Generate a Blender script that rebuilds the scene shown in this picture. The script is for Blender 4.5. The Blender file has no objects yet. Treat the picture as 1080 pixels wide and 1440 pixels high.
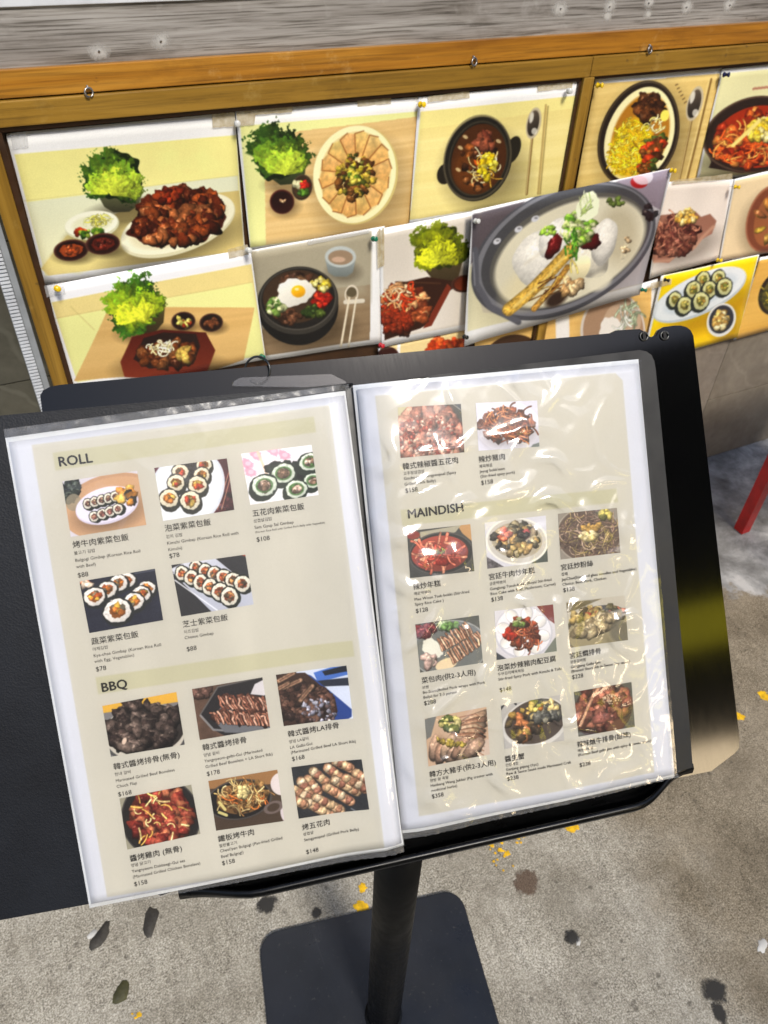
import bpy, bmesh, math, random
import numpy as np
from mathutils import Vector, Matrix

# ------------------------------------------------------------------ camera, sky, sun, exposure
S = bpy.context.scene
COL = S.collection
R = np.array([[0.90698914, 0.26118794, -0.33038092],
              [-0.4201441, 0.61543407, -0.66687318],
              [0.02914845, 0.74365433, 0.66792859]])        # camera axes, solved from the wall's vanishing points
CAM = np.array([0.0, 0.0, 1.295])
F_PX, CX, CY = 1060.0, 540.0, 720.0
WALL = 1.135                                                  # distance of the poster plane
cd = bpy.data.cameras.new('camera')
cam = bpy.data.objects.new('camera', cd)
COL.objects.link(cam)
M4 = Matrix([list(R[i]) + [CAM[i]] for i in range(3)] + [[0, 0, 0, 1]])
cam.matrix_world = M4
cd.sensor_fit = 'VERTICAL'
cd.sensor_height = 36.0
cd.lens = 36.0 * F_PX / 1440.0
cd.clip_start = 0.02
cd.clip_end = 500
cd.dof.use_dof = True
cd.dof.focus_distance = 0.62
cd.dof.aperture_fstop = 15.0
S.camera = cam

SUN_EL, SUN_AZ = math.radians(50), math.radians(3)            # behind the viewer, a little to the right
sun_dir = Vector((math.sin(SUN_AZ) * math.cos(SUN_EL), -math.cos(SUN_AZ) * math.cos(SUN_EL), math.sin(SUN_EL)))
wd = bpy.data.worlds.new('World')
S.world = wd
wd.use_nodes = True
nt = wd.node_tree
sky = nt.nodes.new('ShaderNodeTexSky')
sky.sky_type = 'NISHITA'
sky.sun_disc = False
sky.sun_elevation = SUN_EL
sky.sun_rotation = math.atan2(sun_dir.x, sun_dir.y)
sky.air_density = 1.0
sky.dust_density = 1.3
sky.ozone_density = 1.0
nt.links.new(sky.outputs[0], nt.nodes['Background'].inputs[0])
nt.nodes['Background'].inputs[1].default_value = 0.10
sl = bpy.data.lights.new('sun', 'SUN')
sl.energy = 1.5
sl.angle = math.radians(12)
sl.color = (1.0, 0.94, 0.85)
so = bpy.data.objects.new('sun', sl)
COL.objects.link(so)
so.rotation_euler = sun_dir.to_track_quat('Z', 'Y').to_euler()
S.view_settings.view_transform = 'Standard'
S.view_settings.look = 'None'
S.view_settings.gamma = 1.0
S.view_settings.use_curve_mapping = False
S.view_settings.exposure = 1.0
S.cycles.use_denoising = True
S.cycles.max_bounces = 8
S.cycles.transparent_max_bounces = 16

# ------------------------------------------------------------------ survey helpers (photo measurements -> metres in the place)
def ray(p):
    return R @ np.array([(p[0] - CX) / F_PX, -(p[1] - CY) / F_PX, -1.0])
def on_wall(p, y=WALL):
    r = ray(p)
    return CAM + r * (y / r[1])
def on_floor(p, z=0.0):
    r = ray(p)
    return CAM + r * ((z - CAM[2]) / r[2])
PU = np.array([.963, -.211, .033]); PU /= np.linalg.norm(PU)         # the open menu's plane: across, up, out
PV = np.array([.111, .598, .811]); PV -= PU * (PU @ PV); PV /= np.linalg.norm(PV)
PN = np.cross(PU, PV)
PO = np.array([-.045, .427, -.281]) + CAM
def on_page(p, h=0.0):
    r = ray(p)
    o = PO + PN * h
    q = CAM + r * (((o - CAM) @ PN) / (r @ PN)) - o
    return np.array([q @ PU, q @ PV])
def page_pt(u, v, h=0.0):
    return PO + PU * u + PV * v + PN * h

# ------------------------------------------------------------------ object helpers
def link(name, mesh, mat=None, parent=None, smooth=False):
    o = bpy.data.objects.new(name, mesh)
    COL.objects.link(o)
    if mat is not None:
        for m in (mat if isinstance(mat, (list, tuple)) else [mat]):
            mesh.materials.append(m)
    if parent is not None:
        o.parent = parent
    if smooth:
        mesh.polygons.foreach_set('use_smooth', [True] * len(mesh.polygons))
    return o
def bm_obj(name, bm, mat=None, parent=None, smooth=False):
    bmesh.ops.recalc_face_normals(bm, faces=bm.faces)
    me = bpy.data.meshes.new(name)
    bm.to_mesh(me)
    bm.free()
    return link(name, me, mat, parent, smooth)
def py_obj(name, verts, faces, mat=None, parent=None, smooth=False):
    me = bpy.data.meshes.new(name)
    me.from_pydata([tuple(map(float, v)) for v in verts], [], faces)
    me.update()
    return link(name, me, mat, parent, smooth)
def tag(o, label=None, cat=None, group=None, kind=None):
    if label: o['label'] = label
    if cat: o['category'] = cat
    if group: o['group'] = group
    if kind: o['kind'] = kind
    return o
def empty(name, label, cat, group=None):
    o = bpy.data.objects.new(name, None)
    o.empty_display_size = .05
    COL.objects.link(o)
    return tag(o, label, cat, group)
def box(bm, lo, hi, bev=0.0, frame=None):
    x0, y0, z0 = lo; x1, y1, z1 = hi
    vs = [bm.verts.new(c) for c in ((x0,y0,z0),(x1,y0,z0),(x1,y1,z0),(x0,y1,z0),(x0,y0,z1),(x1,y0,z1),(x1,y1,z1),(x0,y1,z1))]
    fs = [bm.faces.new([vs[i] for i in f]) for f in ((0,3,2,1),(4,5,6,7),(0,1,5,4),(1,2,6,5),(2,3,7,6),(3,0,4,7))]
    if bev > 0:
        es = list({e for f in fs for e in f.edges})
        r = bmesh.ops.bevel(bm, geom=es, offset=bev, segments=2, affect='EDGES', profile=.6)
        vs = list({v for f in r['faces'] for v in f.verts} | {v for v in vs if v.is_valid})
    if frame is not None:
        for v in vs:
            if v.is_valid: v.co = frame(v.co)
def slab(outline, h0, h1, frame, bev=0.0):
    """outline (2d) extruded between two heights; frame maps (a,b,h)->world"""
    bm = bmesh.new()
    lo = [bm.verts.new((a, b, h0)) for a, b in outline]
    hi = [bm.verts.new((a, b, h1)) for a, b in outline]
    n = len(outline)
    bm.faces.new(lo[::-1]); top = bm.faces.new(hi)
    for i in range(n):
        bm.faces.new((lo[i], lo[(i + 1) % n], hi[(i + 1) % n], hi[i]))
    bmesh.ops.recalc_face_normals(bm, faces=bm.faces)
    if bev > 0:
        bmesh.ops.bevel(bm, geom=[e for e in bm.edges if abs(e.verts[0].co.z - e.verts[1].co.z) < 1e-9], offset=bev, segments=2, affect='EDGES')
    for v in bm.verts:
        v.co = Vector(frame(v.co.x, v.co.y, v.co.z))
    return bm
def rounded(x0, y0, x1, y1, r, n=6):
    rs = r if isinstance(r, (list, tuple)) else [r] * 4
    out = []
    for (cx, cy, a0), q in zip(((x1, y1, 0), (x0, y1, 90), (x0, y0, 180), (x1, y0, 270)), rs):
        sx = -1 if cx == x1 else 1
        sy = -1 if cy == y1 else 1
        for k in range(n + 1):
            a = math.radians(a0 + 90 * k / n)
            out.append((cx + sx * q + q * math.cos(a), cy + sy * q + q * math.sin(a)))
    return out
def tube(bm, pts, rad, seg=10, cap=True):
    pts = [Vector(p) for p in pts]
    rings = []
    prev = None
    for i, p in enumerate(pts):
        d = (pts[min(i + 1, len(pts) - 1)] - pts[max(i - 1, 0)]).normalized()
        if prev is None:
            a = d.orthogonal().normalized()
        else:
            a = (prev - d * prev.dot(d)).normalized()
        prev = a
        b = d.cross(a)
        rr = rad[i] if isinstance(rad, (list, tuple)) else rad
        rings.append([bm.verts.new(p + (a * math.cos(t) + b * math.sin(t)) * rr) for t in [2 * math.pi * k / seg for k in range(seg)]])
    for q in range(len(rings) - 1):
        for k in range(seg):
            bm.faces.new((rings[q][k], rings[q][(k + 1) % seg], rings[q + 1][(k + 1) % seg], rings[q + 1][k]))
    if cap:
        bm.faces.new(rings[0][::-1]); bm.faces.new(rings[-1])

# ------------------------------------------------------------------ materials
def lin(c):
    return tuple((x / 255 / 12.92 if x <= 10 else ((x / 255 + .055) / 1.055) ** 2.4) for x in c) + (1.0,)
class Mat:
    def __init__(s, name, col=(128, 128, 128), rough=.5, spec=.5, metal=0.0):
        s.m = bpy.data.materials.new(name)
        s.m.use_nodes = True
        s.t = s.m.node_tree
        s.b = s.t.nodes['Principled BSDF']
        s.b.inputs['Base Color'].default_value = lin(col)
        s.b.inputs['Roughness'].default_value = rough
        s.b.inputs['Specular IOR Level'].default_value = spec
        s.b.inputs['Metallic'].default_value = metal
        s._c = None
    def n(s, t, **kw):
        x = s.t.nodes.new(t)
        for k, v in kw.items():
            if k in x.inputs: x.inputs[k].default_value = v
            else: setattr(x, k, v)
        return x
    def l(s, a, b): s.t.links.new(a, b)
    def co(s, scale=(1, 1, 1), rot=(0, 0, 0)):
        if s._c is None: s._c = s.n('ShaderNodeTexCoord')
        mp = s.n('ShaderNodeMapping')
        mp.inputs['Scale'].default_value = scale
        mp.inputs['Rotation'].default_value = rot
        s.l(s._c.outputs['Object'], mp.inputs[0])
        return mp.outputs[0]
    def noise(s, scale, detail=4, rough=.55, vec=None, dist=0.0):
        x = s.n('ShaderNodeTexNoise', Scale=scale, Detail=detail, Roughness=rough, Distortion=dist)
        s.l(vec if vec is not None else s.co(), x.inputs['Vector'])
        return x.outputs['Fac']
    def ramp(s, fac, stops):
        x = s.n('ShaderNodeValToRGB')
        e = x.color_ramp.elements
        while len(e) < len(stops): e.new(.5)
        for q, (p, c) in zip(e, stops):
            q.position = p
            q.color = lin(c) if not isinstance(c, float) else (c, c, c, 1)
        s.l(fac, x.inputs[0])
        return x.outputs[0]
    def mix(s, fac, a, b, mode='MIX'):
        x = s.n('ShaderNodeMix', data_type='RGBA', blend_type=mode)
        for i, v in ((0, fac), (6, a), (7, b)):
            if isinstance(v, (int, float)): x.inputs[i].default_value = v
            elif isinstance(v, tuple): x.inputs[i].default_value = lin(v)
            else: s.l(v, x.inputs[i])
        return x.outputs[2]
    def math(s, op, a, b=0.0, clamp=False):
        x = s.n('ShaderNodeMath', operation=op, use_clamp=clamp)
        for i, v in ((0, a), (1, b)):
            if isinstance(v, (int, float)): x.inputs[i].default_value = v
            else: s.l(v, x.inputs[i])
        return x.outputs[0]
    def color(s, c): s.l(c, s.b.inputs['Base Color'])
    def roughv(s, c): s.l(c, s.b.inputs['Roughness'])
    def bump(s, h, strength=.3, dist=.002):
        x = s.n('ShaderNodeBump', Strength=strength, Distance=dist)
        s.l(h, x.inputs['Height'])
        s.l(x.outputs[0], s.b.inputs['Normal'])
        return x

def m_concrete():
    a = Mat('street_concrete', rough=.85, spec=.3)
    warp = a.noise(2.2, 5)
    grain = a.noise(380, 3, .65)
    streak = a.noise(55, 4, .65, a.co((1.0, .28, 1), (0, 0, .45)), .6)
    base = a.ramp(grain, [(.36, (58, 55, 50)), (.45, (140, 136, 127)), (.54, (200, 196, 186)), (.63, (250, 248, 242))])
    mid = a.ramp(a.noise(120, 4, .7), [(.36, (92, 88, 81)), (.5, (176, 172, 162)), (.62, (232, 229, 221))])
    st = a.ramp(streak, [(.34, (120, 115, 104)), (.5, (176, 171, 159)), (.62, (206, 202, 190))])
    c = a.mix(.32, base, mid)
    c = a.mix(.22, c, st)
    paste = a.ramp(a.noise(9, 6, .62), [(.46, 0.0), (.60, 1.0)])
    flat = a.ramp(a.noise(26, 6, .7), [(.34, (138, 134, 126)), (.5, (172, 168, 159)), (.66, (196, 192, 184))])
    c = a.mix(a.math('MULTIPLY', paste, .34), c, flat)
    scr = a.ramp(a.noise(40, 3, .5, a.co((1.0, .07, 1), (0, 0, .5))), [(.66, 0.0), (.74, 1.0)])
    c = a.mix(a.math('MULTIPLY', scr, .30), c, (104, 98, 88))
    soil = a.ramp(a.noise(4.2, 7, .7), [(.55, 0.0), (.68, 1.0)])
    c = a.mix(a.math('MULTIPLY', soil, .28), c, (116, 108, 94))
    big = a.ramp(a.noise(5.5, 7, .66), [(.34, (184, 179, 168)), (.5, (226, 223, 216)), (.64, (255, 254, 250))])
    c = a.mix(.8, c, big, 'MULTIPLY')
    c = a.mix(1.0, c, (252, 250, 246), 'MULTIPLY')
    # browner, dirtier ground towards the right-hand front
    sx = a.n('ShaderNodeSeparateXYZ'); a.l(a.co(), sx.inputs[0])
    xr = a.math('ADD', sx.outputs[0], a.math('MULTIPLY', a.noise(5, 5), .5))
    dirt = a.ramp(xr, [(.86, 0.0), (1.1, 1.0)])
    c = a.mix(a.math('MULTIPLY', dirt, .7), c, a.mix(1.0, c, (196, 182, 160), 'MULTIPLY'))
    # dark speckles and pits
    v = a.n('ShaderNodeTexVoronoi', Scale=48); a.l(a.co(), v.inputs['Vector'])
    sp = a.ramp(v.outputs['Distance'], [(.14, 1.0), (.24, 0.0)])
    sp2 = a.math('MULTIPLY', sp, a.ramp(a.noise(30, 2), [(.55, 0.0), (.62, 1.0)]))
    c = a.mix(a.math('MULTIPLY', sp2, .6), c, (72, 66, 58))
    # smooth grey mortar smeared along the foot of the wall
    yy = a.math('ADD', sx.outputs[1], a.math('MULTIPLY', a.math('SUBTRACT', a.noise(7, 6, .65), .5), .55))
    mo = a.ramp(yy, [(.70, 0.0), (.735, 1.0)])
    mor = a.ramp(a.noise(9, 9, .72, None, .3), [(.34, (92, 91, 88)), (.48, (132, 132, 130)), (.57, (160, 160, 158)), (.66, (190, 189, 186))])
    c = a.mix(mo, c, mor)
    a.color(c)
    h = a.math('ADD', a.math('MULTIPLY', grain, a.math('SUBTRACT', 1.0, a.math('MULTIPLY', mo, .7))), a.math('MULTIPLY', streak, .6))
    a.bump(h, .5, .0025)
    a.roughv(a.math('SUBTRACT', .88, a.math('MULTIPLY', mo, .3)))
    return a.m
def m_soft(name, col, alpha=.85, flat=(1, 1, 0), rough=.85, sc=160, soft=(.02, .34)):
    """a smear with a ragged, thinning edge"""
    a = Mat(name, col, rough)
    fl = a.n('ShaderNodeVectorMath', operation='MULTIPLY'); fl.inputs[1].default_value = flat
    g = a.n('ShaderNodeVectorMath', operation='DISTANCE'); g.inputs[1].default_value = tuple(.5 * q for q in flat)
    a.co(); a.l(a._c.outputs['Generated'], fl.inputs[0]); a.l(fl.outputs[0], g.inputs[0])
    n = a.math('ADD', a.math('MULTIPLY', a.noise(sc, 4, .7), .45), a.math('MULTIPLY', a.noise(sc * .3, 2), .45))
    a.l(a.ramp(a.math('SUBTRACT', n, g.outputs['Value']), [(soft[0], 0.0), (soft[1], alpha)]), a.b.inputs['Alpha'])
    return a.m
def m_wood(name, cols, sc=1.0, rough=.45, axis='x', strong=1.0, coat=0.0):
    a = Mat(name, rough=rough)
    s1 = {'x': (1.2, 20, 20), 'z': (20, 20, 1.2)}[axis]
    s2 = {'x': (6, 260, 260), 'z': (260, 260, 6)}[axis]
    g1 = a.noise(sc, 5, .6, a.co(s1), 1.0)
    g2 = a.noise(sc, 4, .6, a.co(s2), .4)
    c = a.ramp(g1, [(.32, cols[0]), (.5, cols[1]), (.66, cols[2])])
    f = a.ramp(g2, [(.36, (126, 121, 113)), (.46, (214, 212, 208)), (.56, (248, 247, 246)), (.7, (255, 255, 255))])
    c = a.mix(strong, c, f, 'MULTIPLY')
    wear = a.ramp(a.noise(14, 6, .7), [(.60, 0.0), (.70, 1.0)])
    c = a.mix(a.math('MULTIPLY', wear, .30), c, cols[3] if len(cols) > 3 else cols[2])
    grime = a.ramp(a.noise(6, 7, .7, a.co({'x': (1, 3, 3), 'z': (3, 3, 1)}[axis])), [(.54, 0.0), (.70, 1.0)])
    c = a.mix(a.math('MULTIPLY', grime, .45), c, a.mix(1.0, c, (150, 138, 122), 'MULTIPLY'))
    nick = a.ramp(a.noise(46, 3, .6), [(.70, 0.0), (.74, 1.0)])
    c = a.mix(a.math('MULTIPLY', nick, .5), c, (70, 52, 34))
    a.color(c)
    a.bump(g2, .25, .001)
    if coat: a.b.inputs['Coat Weight'].default_value = coat; a.b.inputs['Coat Roughness'].default_value = .2
    return a.m
def m_stone(name, c0, c1, vein, rough=.25):
    a = Mat(name, rough=rough)
    n1 = a.noise(3.0, 8, .62, None, .8)
    c = a.ramp(n1, [(.34, c0), (.66, c1)])
    w = a.n('ShaderNodeTexWave', Scale=2.1, Distortion=14, Detail=5)
    w.inputs['Detail Scale'].default_value = 1.3
    a.l(a.co((1, 1, 1), (.3, .6, .2)), w.inputs['Vector'])
    v = a.ramp(w.outputs['Fac'], [(.93, 0.0), (1.0, 1.0)])
    c = a.mix(a.math('MULTIPLY', v, .16), c, vein)
    c = a.mix(.25, c, a.ramp(a.noise(60, 3), [(.35, c0), (.65, c1)]))
    a.color(c)
    return a.m
def m_plain(name, col, rough=.5, spec=.5, metal=0.0, mott=.12, sc=25):
    a = Mat(name, col, rough, spec, metal)
    dk = tuple(int(x * (1 - mott)) for x in col)
    lt = tuple(min(255, int(x * (1 + mott) + 1)) for x in col)
    a.color(a.ramp(a.noise(sc, 5), [(.35, dk), (.65, lt)]))
    a.roughv(a.ramp(a.noise(sc * 3, 4), [(.3, max(.02, rough * .8)), (.7, min(1.0, rough * 1.25))]))
    return a.m
def m_leather():
    a = Mat('black_leatherette', (24, 27, 33), .5, .35)
    v = a.n('ShaderNodeTexVoronoi', Scale=760); a.l(a.co(), v.inputs['Vector'])
    n = a.noise(300, 3)
    a.color(a.ramp(a.noise(9, 6, .7), [(.35, (14, 16, 21)), (.65, (24, 27, 33))]))
    a.bump(a.math('ADD', v.outputs['Distance'], n), .22, .0004)
    return a.m
def m_film(name, veil=.03, rough=.05, gain=1.6, bump=0.0):
    m = bpy.data.materials.new(name)
    m.use_nodes = True
    t = m.node_tree
    t.nodes.clear()
    out = t.nodes.new('ShaderNodeOutputMaterial')
    tr = t.nodes.new('ShaderNodeBsdfTransparent'); tr.inputs[0].default_value = (.985, .985, .98, 1)
    gl = t.nodes.new('ShaderNodeBsdfGlossy'); gl.inputs['Roughness'].default_value = rough
    df = t.nodes.new('ShaderNodeBsdfDiffuse'); df.inputs[0].default_value = (.8, .8, .8, 1)
    fr = t.nodes.new('ShaderNodeFresnel'); fr.inputs[0].default_value = 1.5
    mu = t.nodes.new('ShaderNodeMath'); mu.operation = 'MULTIPLY'; mu.inputs[1].default_value = gain
    t.links.new(fr.outputs[0], mu.inputs[0])
    m1 = t.nodes.new('ShaderNodeMixShader'); m1.inputs[0].default_value = veil
    t.links.new(tr.outputs[0], m1.inputs[1]); t.links.new(df.outputs[0], m1.inputs[2])
    m2 = t.nodes.new('ShaderNodeMixShader')
    t.links.new(mu.outputs[0], m2.inputs[0]); t.links.new(m1.outputs[0], m2.inputs[1]); t.links.new(gl.outputs[0], m2.inputs[2])
    t.links.new(m2.outputs[0], out.inputs[0])
    if bump:
        co = t.nodes.new('ShaderNodeTexCoord'); no = t.nodes.new('ShaderNodeTexNoise'); no.inputs['Scale'].default_value = 45
        no.inputs['Detail'].default_value = 4
        bp = t.nodes.new('ShaderNodeBump'); bp.inputs['Strength'].default_value = bump; bp.inputs['Distance'].default_value = .003
        t.links.new(co.outputs['Object'], no.inputs['Vector']); t.links.new(no.outputs['Fac'], bp.inputs['Height'])
        t.links.new(bp.outputs[0], gl.inputs['Normal']); t.links.new(bp.outputs[0], fr.inputs['Normal'])
    return m

# ------------------------------------------------------------------ printed pictures (flat print on paper), painted stroke by stroke
def homog(src, dst):
    A = []
    for (x, y), (u, v) in zip(src, dst):
        A += [[x, y, 1, 0, 0, 0, -u * x, -u * y, -u], [0, 0, 0, x, y, 1, -v * x, -v * y, -v]]
    return np.linalg.svd(np.array(A, float))[2][-1].reshape(3, 3)
def fractal(h, w, cells, octs=4, seed=0, aspect=1.0):
    rg = np.random.RandomState(seed)
    out = np.zeros((h, w)); amp = 1.0; tot = 0
    for o in range(octs):
        ny, nx = max(2, int(cells * 2 ** o)), max(2, int(cells * aspect * 2 ** o))
        g = rg.rand(ny + 2, nx + 2)
        y = np.linspace(0, ny, h); x = np.linspace(0, nx, w)
        yi, xi = y.astype(int), x.astype(int)
        fy, fx = (y - yi)[:, None], (x - xi)[None, :]
        fy, fx = fy * fy * (3 - 2 * fy), fx * fx * (3 - 2 * fx)
        a = g[np.ix_(yi, xi)] * (1 - fx) + g[np.ix_(yi, xi + 1)] * fx
        b = g[np.ix_(yi + 1, xi)] * (1 - fx) + g[np.ix_(yi + 1, xi + 1)] * fx
        out += amp * (a * (1 - fy) + b * fy); tot += amp; amp *= .55
    return out / tot
class Print:
    """one printed sheet; all shapes are given in the survey's coordinates and land in the sheet's own texture space"""
    def __init__(s, quad, res, base):
        TL, TR, BR, BL = quad
        s.quad = quad
        wpx = (math.dist(TL, TR) + math.dist(BL, BR)) / 2
        hpx = (math.dist(TL, BL) + math.dist(TR, BR)) / 2
        s.w, s.h = max(8, int(wpx * res)), max(8, int(hpx * res))
        uv = [(0, 0), (s.w, 0), (s.w, s.h), (0, s.h)]
        s.H = homog(quad, uv)
        G = np.linalg.inv(s.H)
        u, v = np.meshgrid(np.arange(s.w) + .5, np.arange(s.h) + .5)
        q = G[2, 0] * u + G[2, 1] * v + G[2, 2]
        s.X = (G[0, 0] * u + G[0, 1] * v + G[0, 2]) / q
        s.Y = (G[1, 0] * u + G[1, 1] * v + G[1, 2]) / q
        s.I = np.empty((s.h, s.w, 3)); s.I[:] = base
        s.rg = np.random.RandomState(int(abs(TL[0] * 7 + TL[1] * 13)) % 99991)
        s.px = 1.0 / res
        ce = s.h / res
        s.N1 = fractal(s.h, s.w, max(2, ce / 2.6), 2, 5, s.w / s.h) - .5
        s.N2 = fractal(s.h, s.w, max(2, ce / 7), 3, 6, s.w / s.h) - .5
    def sl(s, x0, y0, x1, y1):
        P = np.array([(x0, y0, 1), (x1, y0, 1), (x1, y1, 1), (x0, y1, 1)]) @ s.H.T
        P = P[:, :2] / P[:, 2:]
        a, b = np.floor(P.min(0)).astype(int) - 1, np.ceil(P.max(0)).astype(int) + 2
        return slice(max(0, a[1]), max(0, min(s.h, b[1]))), slice(max(0, a[0]), max(0, min(s.w, b[0])))
    def put(s, k, m, col, a=1.0):
        m = (np.clip(m, 0, 1) * a)[..., None]
        s.I[k] = s.I[k] * (1 - m) + np.asarray(col, float) * m
    def ell(s, x, y, rx, ry, rot=0, col=(0, 0, 0), a=1.0, soft=1.0, wob=0.0, grad=0.0):
        k = s.sl(x - max(rx, ry) * 1.3, y - max(rx, ry) * 1.3, x + max(rx, ry) * 1.3, y + max(rx, ry) * 1.3)
        X, Y = s.X[k] - x, s.Y[k] - y
        if X.size == 0: return
        t = math.radians(rot); c, n = math.cos(t), math.sin(t)
        p, q = (X * c + Y * n) / rx, (-X * n + Y * c) / ry
        r = np.sqrt(p * p + q * q)
        if wob:
            th = np.arctan2(q, p); f = s.rg.rand(3) * 6.28
            r = r * (1 + wob * (np.sin(3 * th + f[0]) * .5 + np.sin(7 * th + f[1]) * .35 + np.sin(13 * th + f[2]) * .25))
        m = (1 - r) * min(rx, ry) / soft + .5
        if grad:
            sh = 1 + grad * (-p * .4 - q * .9)
            s.put(k, m, np.clip(np.asarray(col, float) * sh[..., None], 0, 255), a)
        else:
            s.put(k, m, col, a)
    def ring(s, x, y, rx, ry, rot, wd, col, a=1.0, soft=1.0):
        k = s.sl(x - max(rx, ry) * 1.2, y - max(rx, ry) * 1.2, x + max(rx, ry) * 1.2, y + max(rx, ry) * 1.2)
        X, Y = s.X[k] - x, s.Y[k] - y
        if X.size == 0: return
        t = math.radians(rot); c, n = math.cos(t), math.sin(t)
        r = np.hypot((X * c + Y * n) / rx, (-X * n + Y * c) / ry)
        s.put(k, (wd / 2 - abs(1 - r) * min(rx, ry)) / soft + .5, col, a)
    def poly(s, pts, col, a=1.0, soft=1.0, grad=None, tex=0.0):
        P = np.array(pts, float)
        k = s.sl(*P.min(0), *P.max(0))
        X, Y = s.X[k], s.Y[k]
        if X.size == 0: return
        ins = np.zeros(X.shape, bool); d = np.full(X.shape, 1e9)
        for i in range(len(P)):
            (x0, y0), (x1, y1) = P[i], P[(i + 1) % len(P)]
            if y0 != y1:
                ins ^= ((y0 > Y) != (y1 > Y)) & (X < (x1 - x0) * (Y - y0) / (y1 - y0) + x0)
            L = (x1 - x0) ** 2 + (y1 - y0) ** 2 + 1e-9
            t = np.clip(((X - x0) * (x1 - x0) + (Y - y0) * (y1 - y0)) / L, 0, 1)
            d = np.minimum(d, np.hypot(X - x0 - t * (x1 - x0), Y - y0 - t * (y1 - y0)))
        m = np.where(ins, d, -d) / soft + .5
        c = np.asarray(col, float)
        if grad is not None:
            g = np.clip((Y - P[:, 1].min()) / max(1, np.ptp(P[:, 1])), 0, 1)[..., None]
            c = c * (1 - g) + np.asarray(grad, float) * g
        if tex:
            c = c * (1 + tex * (fractal(*X.shape, 6, 4, int(P[0, 0])) - .5))[..., None]
        s.put(k, m, c, a)
    def line(s, pts, wd, col, a=1.0, soft=.9, shade=0.0):
        P = np.array(pts, float)
        k = s.sl(*(P.min(0) - wd), *(P.max(0) + wd))
        X, Y = s.X[k], s.Y[k]
        if X.size == 0: return
        d = np.full(X.shape, 1e9)
        for (x0, y0), (x1, y1) in zip(P[:-1], P[1:]):
            L = (x1 - x0) ** 2 + (y1 - y0) ** 2 + 1e-9
            t = np.clip(((X - x0) * (x1 - x0) + (Y - y0) * (y1 - y0)) / L, 0, 1)
            d = np.minimum(d, np.hypot(X - x0 - t * (x1 - x0), Y - y0 - t * (y1 - y0)))
        c = np.asarray(col, float)
        if shade: c = np.clip(c * ((1 + shade * (.2 - (d / (wd / 2)) ** 2)) * (1 + .7 * s.N1[k] + .5 * s.N2[k]))[..., None], 0, 255)
        s.put(k, (wd / 2 - d) / soft + .5, c, a)
    def blob(s, x, y, a, b, rot, col, hi=.5, dark=.5, wob=.14, al=1.0, tx=.75):
        g = max(a, b) * 1.35
        k = s.sl(x - g, y - g, x + g, y + g)
        X, Y = s.X[k] - x, s.Y[k] - y
        if X.size == 0: return
        t = math.radians(rot); c, n = math.cos(t), math.sin(t)
        p, q = (X * c + Y * n) / a, (-X * n + Y * c) / b
        th = np.arctan2(q, p); f = s.rg.rand(2) * 6.28
        N1, N2 = s.N1[k] * tx, s.N2[k] * tx
        r = np.hypot(p, q) * (1 + wob * (np.sin(3 * th + f[0]) * .6 + np.sin(6 * th + f[1]) * .4) + wob * 2.2 * N2 + wob * 1.2 * N1)
        sx, sy = X / g, Y / g
        sh = .94 - dark * np.clip(.15 + .9 * (sx * .5 + sy) + .8 * r ** 3 - .15, -.3, 1)
        sh = sh * (1 + .75 * N2 + .6 * N1)
        sp = np.clip(N1 * 5 - .1, 0, 1) * np.exp(-((sx + .2) ** 2 + (sy + .28) ** 2) / .09) * hi * 190
        cc = np.clip(np.asarray(col, float) * sh[..., None] + sp[..., None] * np.array([1, .95, .85]), 0, 255)
        s.put(k, (1 - r) * min(a, b) / max(.8, s.px) + .5, cc, al)
    def heap(s, x, y, rx, ry, rot, n, size, pal, hi=.5, dark=.6, el=(1, 1.7), dirs=None, fill=1.0, wob=.16):
        rg = s.rg; t = math.radians(rot); c, si = math.cos(t), math.sin(t); L = []
        for i in range(n):
            r = math.sqrt(rg.rand()) * fill; f = rg.rand() * 6.283
            p, q = r * math.cos(f) * rx, r * math.sin(f) * ry
            L.append((p * si + q * c, x + p * c - q * si, y + p * si + q * c))
        for _, bx, by in sorted(L):
            z = size[0] + rg.rand() * (size[1] - size[0]); e = el[0] + rg.rand() * (el[1] - el[0])
            ang = rg.rand() * 180 if dirs is None else dirs + rg.randn() * 18
            cc = np.array(pal[rg.randint(len(pal))], float) * (.82 + .36 * rg.rand())
            s.blob(bx, by, z * e, z, ang, cc, hi * rg.rand(), dark, wob)
        s.tex(x, y, rx * 1.0, ry * 1.0, rot, .25)
    def tex(s, x, y, rx, ry, rot, amp, cell=2.2):
        k = s.sl(x - max(rx, ry) * 1.1, y - max(rx, ry) * 1.1, x + max(rx, ry) * 1.1, y + max(rx, ry) * 1.1)
        X, Y = s.X[k] - x, s.Y[k] - y
        if X.size < 16: return
        t = math.radians(rot); c, n = math.cos(t), math.sin(t)
        m = np.clip((1.05 - np.hypot((X * c + Y * n) / rx, (-X * n + Y * c) / ry)) * 6, 0, 1)
        h, w = X.shape
        f = fractal(h, w, max(2, h * s.px / cell / 2), 2, int(x * 3 + y) % 9999, w / h) - .5
        g = fractal(h, w, max(2, h * s.px / cell / 6), 2, int(x + y * 5) % 9999, w / h) - .5
        s.I[k] = np.clip(s.I[k] * (1 + amp * m * (1.6 * f + .9 * g))[..., None], 0, 255)
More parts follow.
